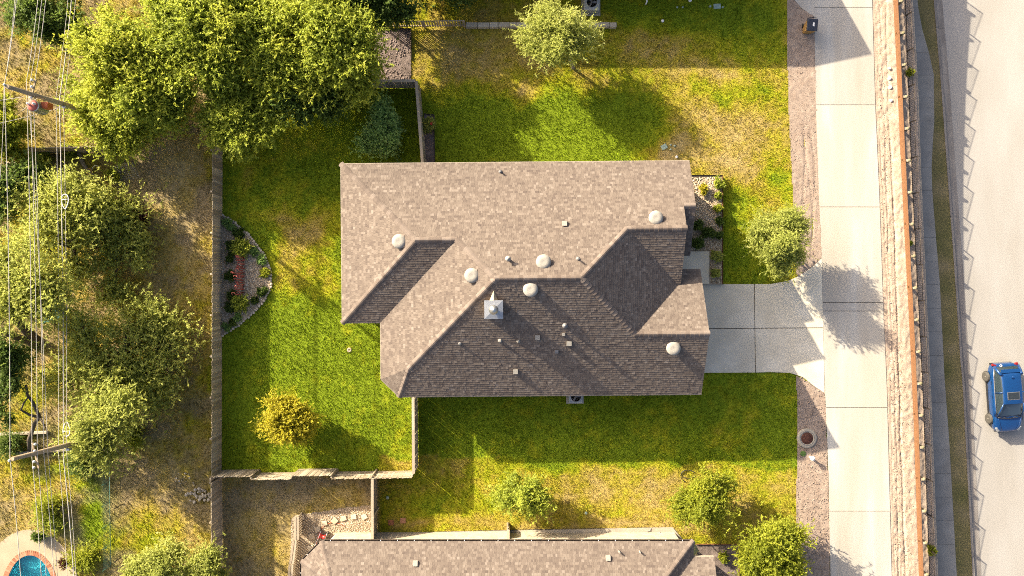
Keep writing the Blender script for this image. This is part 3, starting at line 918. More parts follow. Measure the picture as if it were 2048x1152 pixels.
# fascia and drip edge
def trim(parent, pts, z, w=0.03, h=0.16, mat=None, name='fascia_board'):
    for a, b in zip(pts[:-1], pts[1:]):
        a, b = Vector(a), Vector(b); m = (a + b) / 2; d = b - a
        MB().box((0, 0, 0), (d.length + 0.02, w, h)).build(name, mat or M['fascia'], parent, (m.x, m.y, z), (0, 0, math.atan2(d.y, d.x)))
trim(roof, [(Xw, Yn + .02), (XE1, Yn + .02)], EAVE - 0.09)
trim(roof, [(Xw - .02, Yn), (Xw - .02, Ysw)], EAVE - 0.09)
trim(roof, [(Xw, Ysw - .02), (Xw2 - .02, Ysw - .02)], EAVE - 0.09)
trim(roof, [(Xw2 - .02, Ysw), (Xw2 - .02, Ys + ch), (Xw2 + ch, Ys - .02), (XEG, Ys - .02)], EAVE - 0.09)
# walls
wallp = [(-9.18, 6.67), (9.75, 6.67), (9.75, 2.2), (9.1, 2.2), (9.1, 0.55), (10.35, 0.55), (10.35, -5.66), (-6.3, -5.66), (-7.0, -4.96), (-7.0, -1.45), (-9.18, -1.45)]
MB().prism(wallp, 0.0, 3.15).build('wall', M['limestone_wall'], house)
for x, ya, yb, ym in ((9.72, 6.6, 2.26, g1), (10.32, 0.5, -5.6, gar), (9.07, 6.2, 0.6, g2)):
    zm = EAVE - 0.26 + PITCH * min(abs(Yn - ym), abs(gN - ym) if ym == gar else 99)
    MB().add([(x - .08, ya, 3.14), (x - .08, yb, 3.14), (x - .08, ym, zm), (x, ya, 3.14), (x, yb, 3.14), (x, ym, zm)],
             [(0, 2, 1), (3, 4, 5), (0, 1, 4, 3), (1, 2, 5, 4), (2, 0, 3, 5)]).build('gable_wall', M['limestone_wall'], house)
gd = MB().box((10.36, -2.56, 1.1), (0.06, 4.9, 2.2)).build('garage_door', M['tan_paint'], house)
for k in range(4): MB().box((10.40, -2.56, 0.28 + 0.55 * k), (0.03, 4.8, 0.50)).build('door_panel', M['tan_paint'], gd)
dr = MB().box((9.11, 1.35, 1.4), (0.06, 0.95, 2.1)).build('door', M['bark'], house)
MB().tube([(9.16, 1.05, 1.35), (9.20, 1.05, 1.35)], 0.03).build('handle', M['steel'], dr)
for x, y, sx, sy in ((9.76, 4.4, 0.05, 1.6), (-9.19, 4.5, 0.05, 1.5), (-9.19, 1.0, 0.05, 1.8), (-6, 6.68, 1.5, 0.05), (2, 6.68, 1.2, 0.05), (6, 6.68, 1.5, 0.05), (-2, -5.67, 1.4, 0.05), (-7.01, -3.2, 0.05, 1.6)):
    w = MB().box((x, y, 1.6), (sx + 0.12 * (sx > .1), sy + 0.12 * (sy > .1), 1.42)).build('window', M['white'], house)
    MB().box((x + math.copysign(.012, x) * (sx < .1), y + math.copysign(.012, y) * (sy < .1), 1.6), (sx, sy, 1.3)).build('pane', M['glass'], w)

# things fixed to the roof
TH = math.radians(0.5)
def on_roof(px, py, faces=HF, th=TH):
    z = 4.5
    for _ in range(12):
        w = P(px, py, z)
        x = w.x * math.cos(th) + w.y * math.sin(th); y = -w.x * math.sin(th) + w.y * math.cos(th)
        for f in faces.values():
            if inside(f[0], x, y): z = ztop(f, x, y); fa = f; break
    return Vector((x, y, z)), fa

def roof_vent(px, py):
    p, f = on_roof(px, py + 2)
    p.z += 0.02
    b = MB().lathe([(0.20, -0.16), (0.19, 0.10), (0.17, 0.13)], n=20).build('roof_vent', M['vent_dark'], house, p)
    MB().lathe([(0.15, 0.10), (0.38, 0.105), (0.40, 0.125), (0.385, 0.155), (0.31, 0.205), (0.22, 0.232), (0.16, 0.236), (0.10, 0.230), (0.0, 0.228)], n=28).build('dome', M['vent'], b)
    d = f[2]
    sl = math.atan(PITCH)
    MB().box((0, 0, 0), (0.66, 0.66, 0.012), 0).build('flashing', M['ridge_cap'], b, (0, 0, 0.012), Vector((-d[0] * PITCH, -d[1] * PITCH, 1)).to_track_quat('Z', 'Y').to_euler())
for q in ((799, 481), (944, 549), (1087, 522), (1311, 434), (1061, 577), (1346, 694)): roof_vent(*q)

def plumbing_pipe(px, py, h=0.4, r=0.045, mat='lead'):
    p, f = on_roof(px, py)
    b = MB().tube([(0, 0, -0.1), (0, 0, h)], r, 10).build('vent_pipe', M[mat], house, p)
    MB().lathe([(r + 0.10, -0.06), (r + 0.05, 0.05), (r + 0.01, 0.12)], n=12).build('boot', M[mat], b)
plumbing_pipe(1001, 344, 0.32); plumbing_pipe(1156, 518, 0.42); plumbing_pipe(1000, 681, 0.25, 0.05, 'vent'); plumbing_pipe(1037, 682, 0.2, 0.04, 'vent'); plumbing_pipe(920, 687, 0.15, 0.04)

def pipe_cap(px, py, mat='vent'):
    p, f = on_roof(px, py)
    b = MB().tube([(0, 0, -0.1), (0, 0, 0.38)], 0.08, 12).build('flue_pipe', M[mat], house, p)
    MB().lathe([(0.06, 0.36), (0.15, 0.37), (0.15, 0.40), (0.0, 0.47)], n=16).build('flue_cap', M[mat], b)
pipe_cap(1016, 518); pipe_cap(1129, 651, 'lead')

def box_vent(px, py, w=0.26, h=0.16, mat='vent'):
    p, f = on_roof(px, py)
    d = f[2]; rz = math.atan2(d[1], d[0])
    mb = MB().add([(-w / 2, -w / 2, -0.12), (w / 2, -w / 2, 0.02), (w / 2, w / 2, 0.02), (-w / 2, w / 2, -0.12),
                   (-w / 2, -w / 2, h * 0.75), (w / 2, -w / 2, h * 1.1), (w / 2, w / 2, h * 1.1), (-w / 2, w / 2, h * 0.75)],
                  [(3, 2, 1, 0), (4, 5, 6, 7), (0, 1, 5, 4), (1, 2, 6, 5), (2, 3, 7, 6), (3, 0, 4, 7)])
    b = mb.build('box_vent', M[mat], house, p, (0, 0, rz))
    MB().box((-w / 2 - 0.004, 0, h * 0.22), (0.01, w * 0.8, h * 0.5)).build('vent_mouth', M['vent_dark'], b)
for q in ((1129, 447), (1075, 675), (1138, 687), (1031, 743)): box_vent(*q)
box_vent(1113, 703, 0.20, 0.12, 'lead'); box_vent(1127, 669, 0.16, 0.14)

# chimney chase with metal cap
cp, cf = on_roof(987, 632)
ctop = 6.55
cx_, cy_ = P(987, 619, ctop).x, P(987, 619, ctop).y
chim = MB().box((0, 0, (cp.z - 1.0 + ctop) / 2), (0.88, 0.86, ctop - cp.z + 1.0)).build('chimney', M['chimney'], house, (cx_ * 1.0, cy_, 0))
MB().add([(-.49, -.49, ctop), (.49, -.49, ctop), (.49, .49, ctop), (-.49, .49, ctop), (-.49, -.49, ctop + .05), (.49, -.49, ctop + .05), (.49, .49, ctop + .05), (-.49, .49, ctop + .05), (0, 0, ctop + .12)],
         [(3, 2, 1, 0), (0, 1, 5, 4), (1, 2, 6, 5), (2, 3, 7, 6), (3, 0, 4, 7), (4, 5, 8), (5, 6, 8), (6, 7, 8), (7, 4, 8)]).build('chimney_cap', M['steel'], chim)
MB().lathe([(0.13, ctop + .08), (0.13, ctop + .30)], n=20).build('flue', M['steel'], chim)
MB().lathe([(0.15, ctop + .30), (0.25, ctop + .31), (0.25, ctop + .38), (0.0, ctop + .52)], n=24).build('flue_cap', M['steel'], chim)
zc = hz('s', cx_, cy_ + 0.43)
MB().add([(-.44, .43, zc - .25), (.44, .43, zc - .25), (0, 1.0, hz('s', cx_, cy_ + 1.0) + .02), (0, .43, zc + .36)], [(0, 3, 2), (1, 2, 3), (0, 1, 3)]).build('cricket', M['chimney'], chim)

# meter pipe with AC condenser under the south eave
def condenser(name, label, px, py, rz=0.0, s=0.86):
    p = P(px, py, 0.8); t = thing(name, label, 'air conditioner', (p.x, p.y, 0), rz)
    MB().box((0, 0, 0.03), (s + 0.2, s + 0.2, 0.10)).build('pad', M['patio'], t)
    bevel(MB().box((0, 0, 0.43), (s, s, 0.70)).build('cabinet', M['ac'], t), 0.09, 3)
    MB().lathe([(0.30, 0.782), (0.36, 0.782), (0.36, 0.80), (0.30, 0.80), (0.30, 0.782)], n=28).build('fan_ring', M['ac'], t)
    MB().lathe([(0.0, 0.781), (0.30, 0.781)], n=24).build('fan_well', M['vent_dark'], t)
    for k in range(3):
        a = k * 2.09
        MB().box((0.15 * math.cos(a), 0.15 * math.sin(a), 0.788), (0.24, 0.11, 0.008), a, 0, 0.25).build('fan_blade', M['lead'], t)
    g = MB()
    for k in range(12): 
        a = k * math.pi / 6; g.tube([(0.05 * math.cos(a), 0.05 * math.sin(a), 0.81), (0.33 * math.cos(a), 0.33 * math.sin(a), 0.805)], 0.006, 5)
    g.lathe([(0.0, 0.815), (0.07, 0.812)], n=12)
    g.build('grille', M['lead'], t)
    return t
condenser('air_conditioner', 'grey air conditioner on the grass below the roof eave', 1152, 793)

# --- neighbour to the south: only its north slope enters the picture
nb = thing('house', 'neighbouring house at the bottom edge with brown shingles and dark gutter', 'house')
a0, a1, aw = -14.35, 10.28, -11.93
cl = 1.14; s2_ = cl * SQ / (math.sqrt(2) - 1); ap2 = (aw + s2_, a0 - s2_)
rr = a0 - 6.0; wN = -15.22
NF = {
 'n': ([(aw + cl, a0), (a1, a0), (a1 - 6, rr), (aw + 6, rr), ap2], (0, a0), N_),
 'c': ([(aw, a0 - cl), (aw + cl, a0), ap2], (aw, a0 - cl), (SQ, -SQ)),
 'w': ([(aw, a0 - cl), ap2, (aw + 6, rr), (aw, rr - 6)], (aw, 0), W_),
 'e': ([(a1, a0), (a1, wN), (a1 - 5.5, wN - 5.5), (a1 - 6 + .0, rr)], (a1, 0), E_),
 'wn': ([(a1, wN), (11.45, wN), (11.45, wN - 4.0), (a1 - 4.0, wN - 4.0)], (0, wN), N_),
 's': ([(aw, rr - 6), (aw + 6, rr), (a1 - 6, rr), (a1, rr - 6)], (0, rr - 6), S_),
}
nroof = roof_deck([NF[k] for k in NF]).build('roof', M['fascia'], nb)
tag(link('shingles', shingle_mesh('shingles_south', [NF[k] for k in ('n', 'c', 'w', 'e', 'wn')]), nroof), kind='stuff')
def npt(k, p): return (p[0], p[1], ztop(NF[k], *p))
cap_line(nroof, npt('c', (aw + cl, a0)), npt('c', ap2), 'hip'); cap_line(nroof, npt('c', (aw, a0 - cl)), npt('c', ap2), 'hip')
cap_line(nroof, npt('n', ap2), npt('n', (ap2[0] + 1.8, ap2[1] - 1.8)), 'hip'); cap_line(nroof, npt('n', (a1, a0)), npt('n', (a1 - 3.2, a0 - 3.2)), 'hip')
MB().prism([(aw + .45, a0 - cl - .2), (aw + cl + .2, a0 - .45), (a1 - .45, a0 - .45), (a1 - .45, wN - .5), (10.95, wN - .5), (10.95, rr - 5.5), (aw + .45, rr - 5.5)], 0, 3.15).build('wall', M['limestone_wall'], nb)
for a, b in (((aw + cl, a0), (a1, a0)), ((aw, a0 - cl), (aw + cl, a0)), ((aw, a0 - cl), (aw, rr - 2))):
    a, b = Vector(a), Vector(b); d = (b - a); nrm = Vector((-d.y, d.x)).normalized()
    if d.y == 0 or d.x != 0: nrm = Vector((-d.y, d.x)).normalized()
    if nrm.y < 0 or (abs(nrm.y) < 1e-6 and nrm.x > 0): nrm = -nrm
    m_ = (a + b) / 2 + nrm * 0.075
    gt = MB().add([], []).box((0, 0, -0.06), (d.length, 0.008, 0.12)).box((0, -0.065 , -0.06), (d.length, 0.008, 0.12)).box((0, -0.033, -0.115), (d.length, 0.06, 0.008)).build('gutter', M['gutter'], nroof, (m_.x, m_.y, EAVE - 0.005), (0, 0, math.atan2(nrm.y, nrm.x) - math.pi / 2))
    for k in range(int(d.length / 0.95)):
        MB().box((-d.length / 2 + 0.5 + 0.95 * k, -0.03, 0.004), (0.03, 0.075, 0.006)).build('hanger', M['white'], gt)
bxv = [(831, 1126), (1216, 1115)]
for i, q in enumerate(bxv):
    p, f = on_roof(q[0], q[1], NF, 0.0)
    MB().add([(-.13, -.13, -.02), (.13, -.13, -.02), (.13, .13, -.16), (-.13, .13, -.16), (-.13, -.13, .17), (.13, -.13, .17), (.13, .13, .10), (-.13, .13, .10)],
             [(3, 2, 1, 0), (4, 5, 6, 7), (0, 1, 5, 4), (1, 2, 6, 5), (2, 3, 7, 6), (3, 0, 4, 7)]).build('box_vent', M['vent'], nb, p)
for q in ((1238, 1102), (1279, 1102)):
    p, f = on_roof(q[0], q[1], NF, 0.0)
    MB().tube([(0, 0, -.1), (0, 0, .3)], 0.045, 10).build('vent_pipe', M['vent'], nb, p)
# white flashing corner by the wing
MB().add([(a1 - .02, a0 + .05, EAVE - .1), (a1 + .55, wN + .02, EAVE - .9), (a1 + .02, wN + .02, EAVE - .05), (a1 - .02, a0 + .05, EAVE - .16), (a1 + .55, wN + .02, EAVE - .96), (a1 + .02, wN + .02, EAVE - .11)],
         [(0, 2, 1), (3, 4, 5), (0, 1, 4, 3), (1, 2, 5, 4), (2, 0, 3, 5)]).build('entry_canopy', M['steel'], nb)

# --- neighbour to the north: stands beyond the top edge and throws the long shadow
nn = thing('house', 'neighbouring shingle house beyond the top edge of the picture', 'house')
q0, qx = 17.75, 12.75
gq = q0 + 3.55
q2 = q0 + 6.6
TF = {
 's': ([(3.6, q0), (qx, q0), (qx, gq), (8.7, gq), (5.65, q2), (-1.5, q2), (-8.1, q2 - 6.6 + 6.6 * 0), (-8.1, q0)][:6] + [(-4.0, q2), (-4.0, q0)], (0, q0), S_),
 'n': ([(qx, gq), (qx, gq + 3.55), (8.7, gq + 3.55), (8.7, gq)], (0, gq + 3.55), N_),
 'n2': ([(-4.0, q2), (8.7, q2), (8.7, q2 + 6.6), (-4.0, q2 + 6.6)], (0, q2 + 6.6), N_),
}
troof = roof_deck(TF.values()).build('roof', M['ridge_cap'], nn)
MB().prism([(-3.6, q0 + .45), (qx - .35, q0 + .45), (qx - .35, gq + 3.1), (8.3, gq + 3.1), (8.3, q2 + 6.1), (-3.6, q2 + 6.1)], 0, 3.15).build('wall', M['limestone_wall'], nn)
for x, ym, y0_, y1_, zp in ((qx - .36, gq, q0 + .5, gq + 3.05, EAVE + PITCH * 3.55), (8.25, q2, q0 + .5, q2 + 6.0, EAVE + PITCH * 6.6)):
    MB().add([(x - .08, y0_, 3.14), (x - .08, y1_, 3.14), (x - .08, ym, zp - .25), (x, y0_, 3.14), (x, y1_, 3.14), (x, ym, zp - .25)],
             [(0, 1, 2), (3, 5, 4), (0, 3, 4, 1), (1, 4, 5, 2), (2, 5, 3, 0)]).build('gable_wall', M['limestone_wall'], nn)

# ---------------------------------------------------------------- fences
_bm = {}
def board_mesh(w, t, h, mat, v):
    k = (w, t, h, mat, v)
    if k not in _bm:
        r = random.Random(v)
        c = 0.012
        mb = MB()
        tl, tr = h + r.uniform(-.02, .01), h + r.uniform(-.02, .01)
        xs = [-w / 2, w / 2]
        vs_ = [(-w / 2, -t / 2, 0), (w / 2, -t / 2, 0), (w / 2, t / 2, 0), (-w / 2, t / 2, 0), (-w / 2, -t / 2, tl - .03), (w / 2, -t / 2, tr - .03), (w / 2, t / 2, tr - .03), (-w / 2, t / 2, tl - .03),
               (-w / 2 + .03, -t / 2, tl), (w / 2 - .03, -t / 2, tr), (w / 2 - .03, t / 2, tr), (-w / 2 + .03, t / 2, tl)]
        fs = [(3, 2, 1, 0), (0, 1, 5, 4), (1, 2, 6, 5), (2, 3, 7, 6), (3, 0, 4, 7), (4, 5, 9, 8), (5, 6, 10, 9), (6, 7, 11, 10), (7, 4, 8, 11), (8, 9, 10, 11)]
        mb.add(vs_, fs)
        _bm[k] = mb.mesh('board', M[mat])
    return _bm[k]

def board_fence(label, a, b, h=1.83, sides=(1,), mat='wood', pitch=0.146, w=0.138, bay=2.44, rails=(0.3, 1.0, 1.65), name='wood_fence', group=None, cap=False):
    """a, b: ground points; sides: for each bay +1 boards on the left of a>b, -1 on the right"""
    a, b = Vector((a[0], a[1])), Vector((b[0], b[1])); d = b - a; L = d.length; rz = math.atan2(d.y, d.x)
    t = thing(name, label, 'fence', (a.x, a.y, 0), rz, group)
    nb_ = max(1, round(L / bay)); bl = L / nb_
    for k in range(nb_ + 1):
        MB().box((0, 0, h / 2 - 0.03), (0.09, 0.09, h - 0.02)).build('post', M[mat], t, (k * bl, 0, 0))
    for k in range(nb_):
        sd = sides[k % len(sides)]
        for r in rails:
            if r < h: MB().box((0, 0, 0), (bl - 0.01, 0.04, 0.085)).build('rail', M[mat], t, (k * bl + bl / 2, sd * 0.066, r))
        n = int(round(bl / pitch))
        for i in range(n):
            link('board', board_mesh(w, 0.018, h, mat, random.randrange(6)), t, (k * bl + (i + .5) * bl / n, sd * 0.097 + random.uniform(-.004, .004), 0.01 + random.uniform(-.01, .01)),
                 (random.uniform(-.012, .012), random.uniform(-.006, .006), random.uniform(-.02, .02)))
        if cap:
            MB().box((0, 0, 0), (bl - .004, 0.16, 0.03)).build('cap_board', M['wood_pale'], t, (k * bl + bl / 2, sd * 0.05, h + 0.02))
    return t

board_fence('long weathered board fence along the left side of the lawn', P(443, -90), P(440, 948), 1.6, (1,), rails=(0.25, 0.8, 1.4))
board_fence('weathered board fence running from the lawn corner to the bottom edge', P(441, 952), P(443, 1260), 1.75, (1,))
board_fence('board fence of alternating panels along the bottom of the back lawn', P(443, 943), P(831, 938), 1.83, (1, -1, 1, -1, -1))
board_fence('short board fence from the house corner down to the lawn corner', P(833, 933), P(832, 766), 1.83, (-1,), cap=True)
board_fence('board fence between the gravel yard and the side lawn', P(757, 944), P(757, 1086), 1.83, (-1,), cap=True)
board_fence('board fence with exposed rails above the bluish shrub', P(660, 180), P(838, 179), 1.83, (1,), cap=True)
board_fence('board fence from the shrub corner down to the house', P(838, 178), P(850, 335), 1.83, (1,), cap=True)
board_fence('shaded board fence across the upper left yard', P(15, 306), P(245, 300), 1.7, (-1,))
board_fence('short gate fence against the bottom house', P(1015, 1046), P(1015, 1090), 1.3, (1, -1), cap=True, bay=0.7)
# slatted fence at the top
def slat_fence():
    a, b = P(768, 56), P(930, 54)
    d = b - a; t = thing('slat_fence', 'pale open slat fence at the top beside the stone blocks', 'fence', a, math.atan2(d.y, d.x)); L = d.length
    for k in range(3): MB().box((0, 0, .55), (.08, .08, 1.1)).build('post', M['wood_pale'], t, (k * L / 2, 0, 0))
    for z in (0.2, 1.0): MB().box((0, 0, 0), (L, .04, .07)).build('rail', M['wood_pale'], t, (L / 2, 0.05, z))
    me = MB().box((0, 0, .55), (.07, .02, 1.0)).mesh('slat', M['wood_pale'])
    n = int(L / 0.15)
    for i in range(n): link('slat', me, t, ((i + .5) * L / n, -0.0, 0.05))
slat_fence()
# stone block wall
def block_wall():
    t = thing('stone_wall', 'low wall of pale limestone blocks in line under the round tree at the top', 'wall', P(932, 53))
    x = 0; L = (1232 - 932) / S
    while x < L - 0.2:
        w = min(random.uniform(0.45, 0.95), L - x)
        o = MB().box((0, 0, 0.19), (w - 0.02, 0.27 + random.uniform(-.02, .02), 0.38 + random.uniform(-.02, .02))).build('stone', M['stone'], t, (x + w / 2, random.uniform(-.012, .012), 0), (0, 0, random.uniform(-.015, .015)))
        bevel(o, 0.02, 2)
        x += w
block_wall()
# timber wall in the gravel yard
def timber_wall():
    t = thing('timber_wall', 'pale timber wall beside the gravel yard at the bottom', 'wall')
    for (x0, y0, x1, y1, h) in ((588, 1034, 588, 1080, 1.05), (584, 1081, 578, 1128, 0.95), (577, 1129, 572, 1200, 0.95)):
        a, b = P(x0 + 4, y0, h), P(x1 + 4, y1, h); d = b - a
        for q in range(2):
            bevel(MB().box((0, 0, 0), (d.length - .01, 0.14, 0.05)).build('cap_timber', M['wood_pale'], t, (a + b) / 2 + Vector((0.15 * q - .04, 0, h / 2 * 0 - 0.02 * q)), (0, 0, math.atan2(d.y, d.x))), .01)
        n = int(d.length / .15)
        for i in range(n):
            p = a + d * ((i + .5) / n)
            MB().box((0, 0, 0), (.12, .03, h - .04)).build('board', M['wood_pale'], t, (p.x + .08, p.y, h / 2 - .04), (0, 0, math.atan2(d.y, d.x)))
timber_wall()

# ---------------------------------------------------------------- guardrail and steel fence along the bank
def guardrail():
    t = thing('guardrail', 'rust brown steel guardrail on wooden posts along the driveway bank', 'guardrail')
    prof = [(-0.01, .28), (-.105, .32), (-.105, .37), (-.03, .43), (-.03, .51), (-.105, .57), (-.105, .63), (-.01, .68), (.005, .68), (-.088, .625), (-.088, .575), (-.012, .515), (-.012, .425), (-.088, .365), (-.088, .325), (.005, .28)]
    ys = np.arange(-22.86, 23, 1.905)
    for i in range(0, len(ys) - 1, 2):
        y0, y1 = ys[i], min(ys[i] + 3.81, 22.9)
        a = Vector((XL(L_rail, y0, .5), y0 - .07, 0.06)); b = Vector((XL(L_rail, y1, .5), y1 + .07, 0.06)); d = b - a
        off = 0.006 * ((i // 2) % 2)
        n = len(prof)
        nn_ = Vector((d.y, -d.x, 0)).normalized()
        vs_ = [a + nn_ * (p[0] + off) + Vector((0, 0, p[1])) for p in prof] + [b + nn_ * (p[0] + off) + Vector((0, 0, p[1])) for p in prof]
        fs = [(k, (k + 1) % n, n + (k + 1) % n, n + k) for k in range(n)] + [tuple(range(n - 1, -1, -1)), tuple(range(n, 2 * n))]
        bm = MB().add(vs_, fs).build('beam', M['rust'], t)
        for q in range(4):
            MB().lathe([(.018, 0), (.018, .02), (0, .026)], n=8, M=Matrix.Rotation(-math.pi / 2, 4, 'Y')).build('bolt', M['rust'], bm, (a.x - .09, y0 + .02 + 0.03 * q, 0.45 + 0.05 * (q % 2)))
    for y in ys:
        x = XL(L_rail, y, .5)
        MB().box((0, 0, 0), (.16, .14, .3)).build('block', M['wood'], t, (x + .08, y, .56))
        MB().lathe([(.105, -0.9), (.10, .70), (.09, .73), (0, .735)], n=14).build('post', M['post'], t, (x + .26, y, 0), (0, 0, random.random()))
guardrail()

def picket_fence():
    t = thing('picket_fence', 'dark steel picket fence on top of the bank wall beside the sidewalk', 'fence')
    y = 23.0
    while y > -23:
        y1 = y - 2.16
        xa, xb = XL(L_fence, y, BANK_EDGE), XL(L_fence, y1, BANK_EDGE)
        MB().box((0, 0, .62), (.045, .045, 1.24)).build('post', M['iron'], t, (xa, y, BANK_EDGE - .42))
        d = Vector((xb - xa, y1 - y)); rz = math.atan2(d.y, d.x); L = d.length
        za, zb = 0.80, 0.56
        mb = MB()
        mb.tube([(0.03, 0, za), (L - .03, 0, zb)], 0.014, 6); mb.tube([(0.03, 0, .12), (L - .03, 0, .06)], 0.018, 6)
        n = 20
        for i in range(n):
            s = (i + .6) / n
            mb.tube([(s * L, 0, .0), (s * L, 0, za + (zb - za) * s)], .0095, 4, False)
        mb.build('picket_panel', M['iron'], t, (xa, y, BANK_EDGE), (0, 0, rz))
        y = y1
picket_fence()

# ---------------------------------------------------------------- foliage
def unit(v): return v / np.maximum(np.linalg.norm(v, axis=-1, keepdims=True), 1e-9)

def foliage(blobs, n_sprig, leaf=0.15, width=0.06, nleaf=9, length=0.5, clump=0.42, density=9.0, hollow=0.55, up=0.25, tone=(0.25, 0.75), seed=0, droop=0.0):
    n_sprig = int(n_sprig * 1.75); leaf *= 0.86; width *= 0.92
    r = np.random.default_rng(seed)
    B = np.array([b[:6] for b in blobs], float)
    wt = np.array([b[3] * b[4] for b in blobs]); wt = wt / wt.sum()
    nc = int(max(6, density * sum(b[3] * b[4] for b in blobs)))
    bi = r.choice(len(B), nc, p=wt)
    dirs = unit(r.normal(size=(nc, 3)) + np.array([0, 0, 0.35]))
    rad = hollow + (1 - hollow) * r.random((nc, 1)) ** 0.6
    lump = 0.82 + 0.36 * r.random((nc, 1))
    cl_p = B[bi, :3] + dirs * B[bi, 3:6] * rad * lump
    cl_t = r.uniform(tone[0], tone[1], nc)
    cl_s = clump * r.uniform(0.6, 1.4, nc)
    ci = r.choice(nc, n_sprig)
    off = r.normal(size=(n_sprig, 3)) * cl_s[ci][:, None] * np.array([1, 1, 0.65])
    p = cl_p[ci] + off
    out = unit(p - B[bi[ci], :3])
    d = unit(out * 0.8 + r.normal(size=(n_sprig, 3)) * 0.65 + np.array([0, 0, up - droop]))
    ln = length * r.uniform(0.5, 1.4, n_sprig)
    t = (np.arange(nleaf) + 0.5) / nleaf
    base = p[:, None, :] + d[:, None, :] * (t[None, :, None] * ln[:, None, None]) - d[:, None, :] * (ln * 0.5)[:, None, None]
    rp = r.normal(size=(n_sprig, nleaf, 3))
    ld = unit(d[:, None, :] * 0.55 + unit(rp) * 0.85)
    nr = unit(r.normal(size=(n_sprig, nleaf, 3)) * 0.55 + np.array([-0.50, 0.40, 0.62]))
    sd = unit(np.cross(nr, ld))
    l = leaf * r.uniform(0.6, 1.3, (n_sprig, nleaf, 1)); w = width * r.uniform(0.7, 1.3, (n_sprig, nleaf, 1))
    v0 = base + sd * w; v1 = base + ld * l; v2 = base - sd * w
    V = np.stack([v0, v1, v2], 2).reshape(-1, 3)
    V[:, 2] = np.maximum(V[:, 2], 0.02)
    F = np.arange(len(V)).reshape(-1, 3)
    R = np.clip(cl_t[ci][:, None] + r.normal(size=(n_sprig, nleaf)) * 0.12 + r.normal(size=(n_sprig, 1)) * 0.08, 0, 1)
    return V, F, R.ravel(), cl_p

def limb_path(a, b, n=5, wob=0.12, sag=0.0):
    a, b = Vector(a), Vector(b); L = (b - a).length; pts = []
    for i in range(n + 1):
        t = i / n
        p = a.lerp(b, t)
        if 0 < i < n: p += Vector((random.gauss(0, wob), random.gauss(0, wob), random.gauss(0, wob * .5) + sag * math.sin(t * math.pi))) * L * 0.35
        pts.append(p)
    return pts

def tree(label, base, blobs, n_sprig, mat, trunk_r=0.12, fork=0.45, name='tree', bark='bark', group=None, twigs=18, cat='tree', lean=None, **kw):
    """blobs in world metres (x,y,z,rx,ry,rz); base on the ground"""
    base = Vector((base[0], base[1], 0))
    t = thing(name, label, cat, base, 0, group)
    V, F, R, cl = foliage(blobs, n_sprig, **kw)
    V = V - np.array(base)
    me = np_mesh('crown', V, F, M[mat], {'rnd': ('FLOAT', 'FACE', R)})
    link('crown', me, t)
    c = Vector(np.average([b[:3] for b in blobs], axis=0, weights=[b[3] for b in blobs])) - base
    zmin = min(b[2] - b[5] for b in blobs)
    fk = Vector((c.x * fork, c.y * fork, max(zmin * 0.95, c.z * 0.35)))
    mb = MB()
    mb.tube([(0, 0, -0.1), (0, 0, 0.12), fk * 0.5 + Vector((random.uniform(-.05, .05), random.uniform(-.05, .05), 0)), fk], [trunk_r * 1.45, trunk_r * 1.1, trunk_r * .95, trunk_r * .85], 10)
    for b in blobs:
        e = Vector(b[:3]) - base
        path = limb_path(fk, e, 5, 0.10)
        r0 = trunk_r * (0.7 if len(blobs) > 1 else 0.8)
        mb.tube(path, [r0 * (1 - 0.14 * i) for i in range(6)], 7)
        near = [k for k in range(len(cl)) if (Vector(cl[k]) - Vector(b[:3])).length < max(b[3:6]) * 1.25]
        random.shuffle(near)
        for k in near[:twigs]:
            s = path[random.randrange(2, 6)]
            mb.tube(limb_path(s, Vector(cl[k]) - base, 4, 0.14), [trunk_r * .30, trunk_r * .24, trunk_r * .18, trunk_r * .12, trunk_r * .06], 5, False)
    mb.build('trunk', M[bark], t)
    return t

def blob(px, py, z, r_px, fz=0.7, fy=1.0):
    w = P(px, py, z); r = r_px / (S * H / (H - z))
    return (w.x, w.y, z, r, r * fy, r * fz)

# lawn trees
tree('round pale green elm tree on the lawn below the top edge', P(1146, 136), [blob(1122, 66, 2.9, 68, .74), blob(1085, 95, 2.5, 36, .7), blob(1165, 80, 2.6, 34, .7)], 1900, 'leaf_elm', 0.085, leaf=.16, width=.028, nleaf=11, length=.62, clump=.34, hollow=.25, density=10, seed=1, bark='bark_pale', twigs=22)
tree('small pale green tree between the front bed and the driveway', P(1549, 484), [blob(1560, 478, 2.8, 48, .8), blob(1535, 458, 2.5, 28, .8), blob(1583, 452, 2.6, 25, .8), blob(1558, 512, 2.4, 30, .8)], 2100, 'leaf_elm', 0.075, leaf=.15, width=.027, nleaf=11, length=.60, clump=.32, hollow=.25, density=10, seed=2, bark='bark_pale', twigs=22)
tree('small golden leaved tree in the back lawn corner', P(592, 835), [blob(580, 840, 1.85, 46, .85), blob(563, 822, 2.0, 26), blob(602, 850, 1.8, 26)], 2400, 'leaf_gold', 0.07, leaf=.12, width=.045, nleaf=9, length=.42, clump=.24, hollow=.45, density=16, seed=3)
tree('thin small green tree on the dry side lawn', P(1042, 975), [blob(1050, 992, 1.8, 42, .75), blob(1020, 985, 1.6, 26), blob(1070, 1000, 1.7, 24)], 800, 'leaf_oak', 0.05, leaf=.14, width=.045, nleaf=9, length=.5, clump=.28, hollow=.2, density=10, seed=4)
tree('lime green bushy tree near the hose ring on the side lawn', P(1400, 985), [blob(1408, 1002, 1.9, 50, .8), blob(1430, 985, 1.9, 28), blob(1385, 1015, 1.7, 28)], 1900, 'leaf_lime', 0.06, leaf=.14, width=.04, nleaf=9, length=.48, clump=.28, hollow=.3, density=13, seed=5)
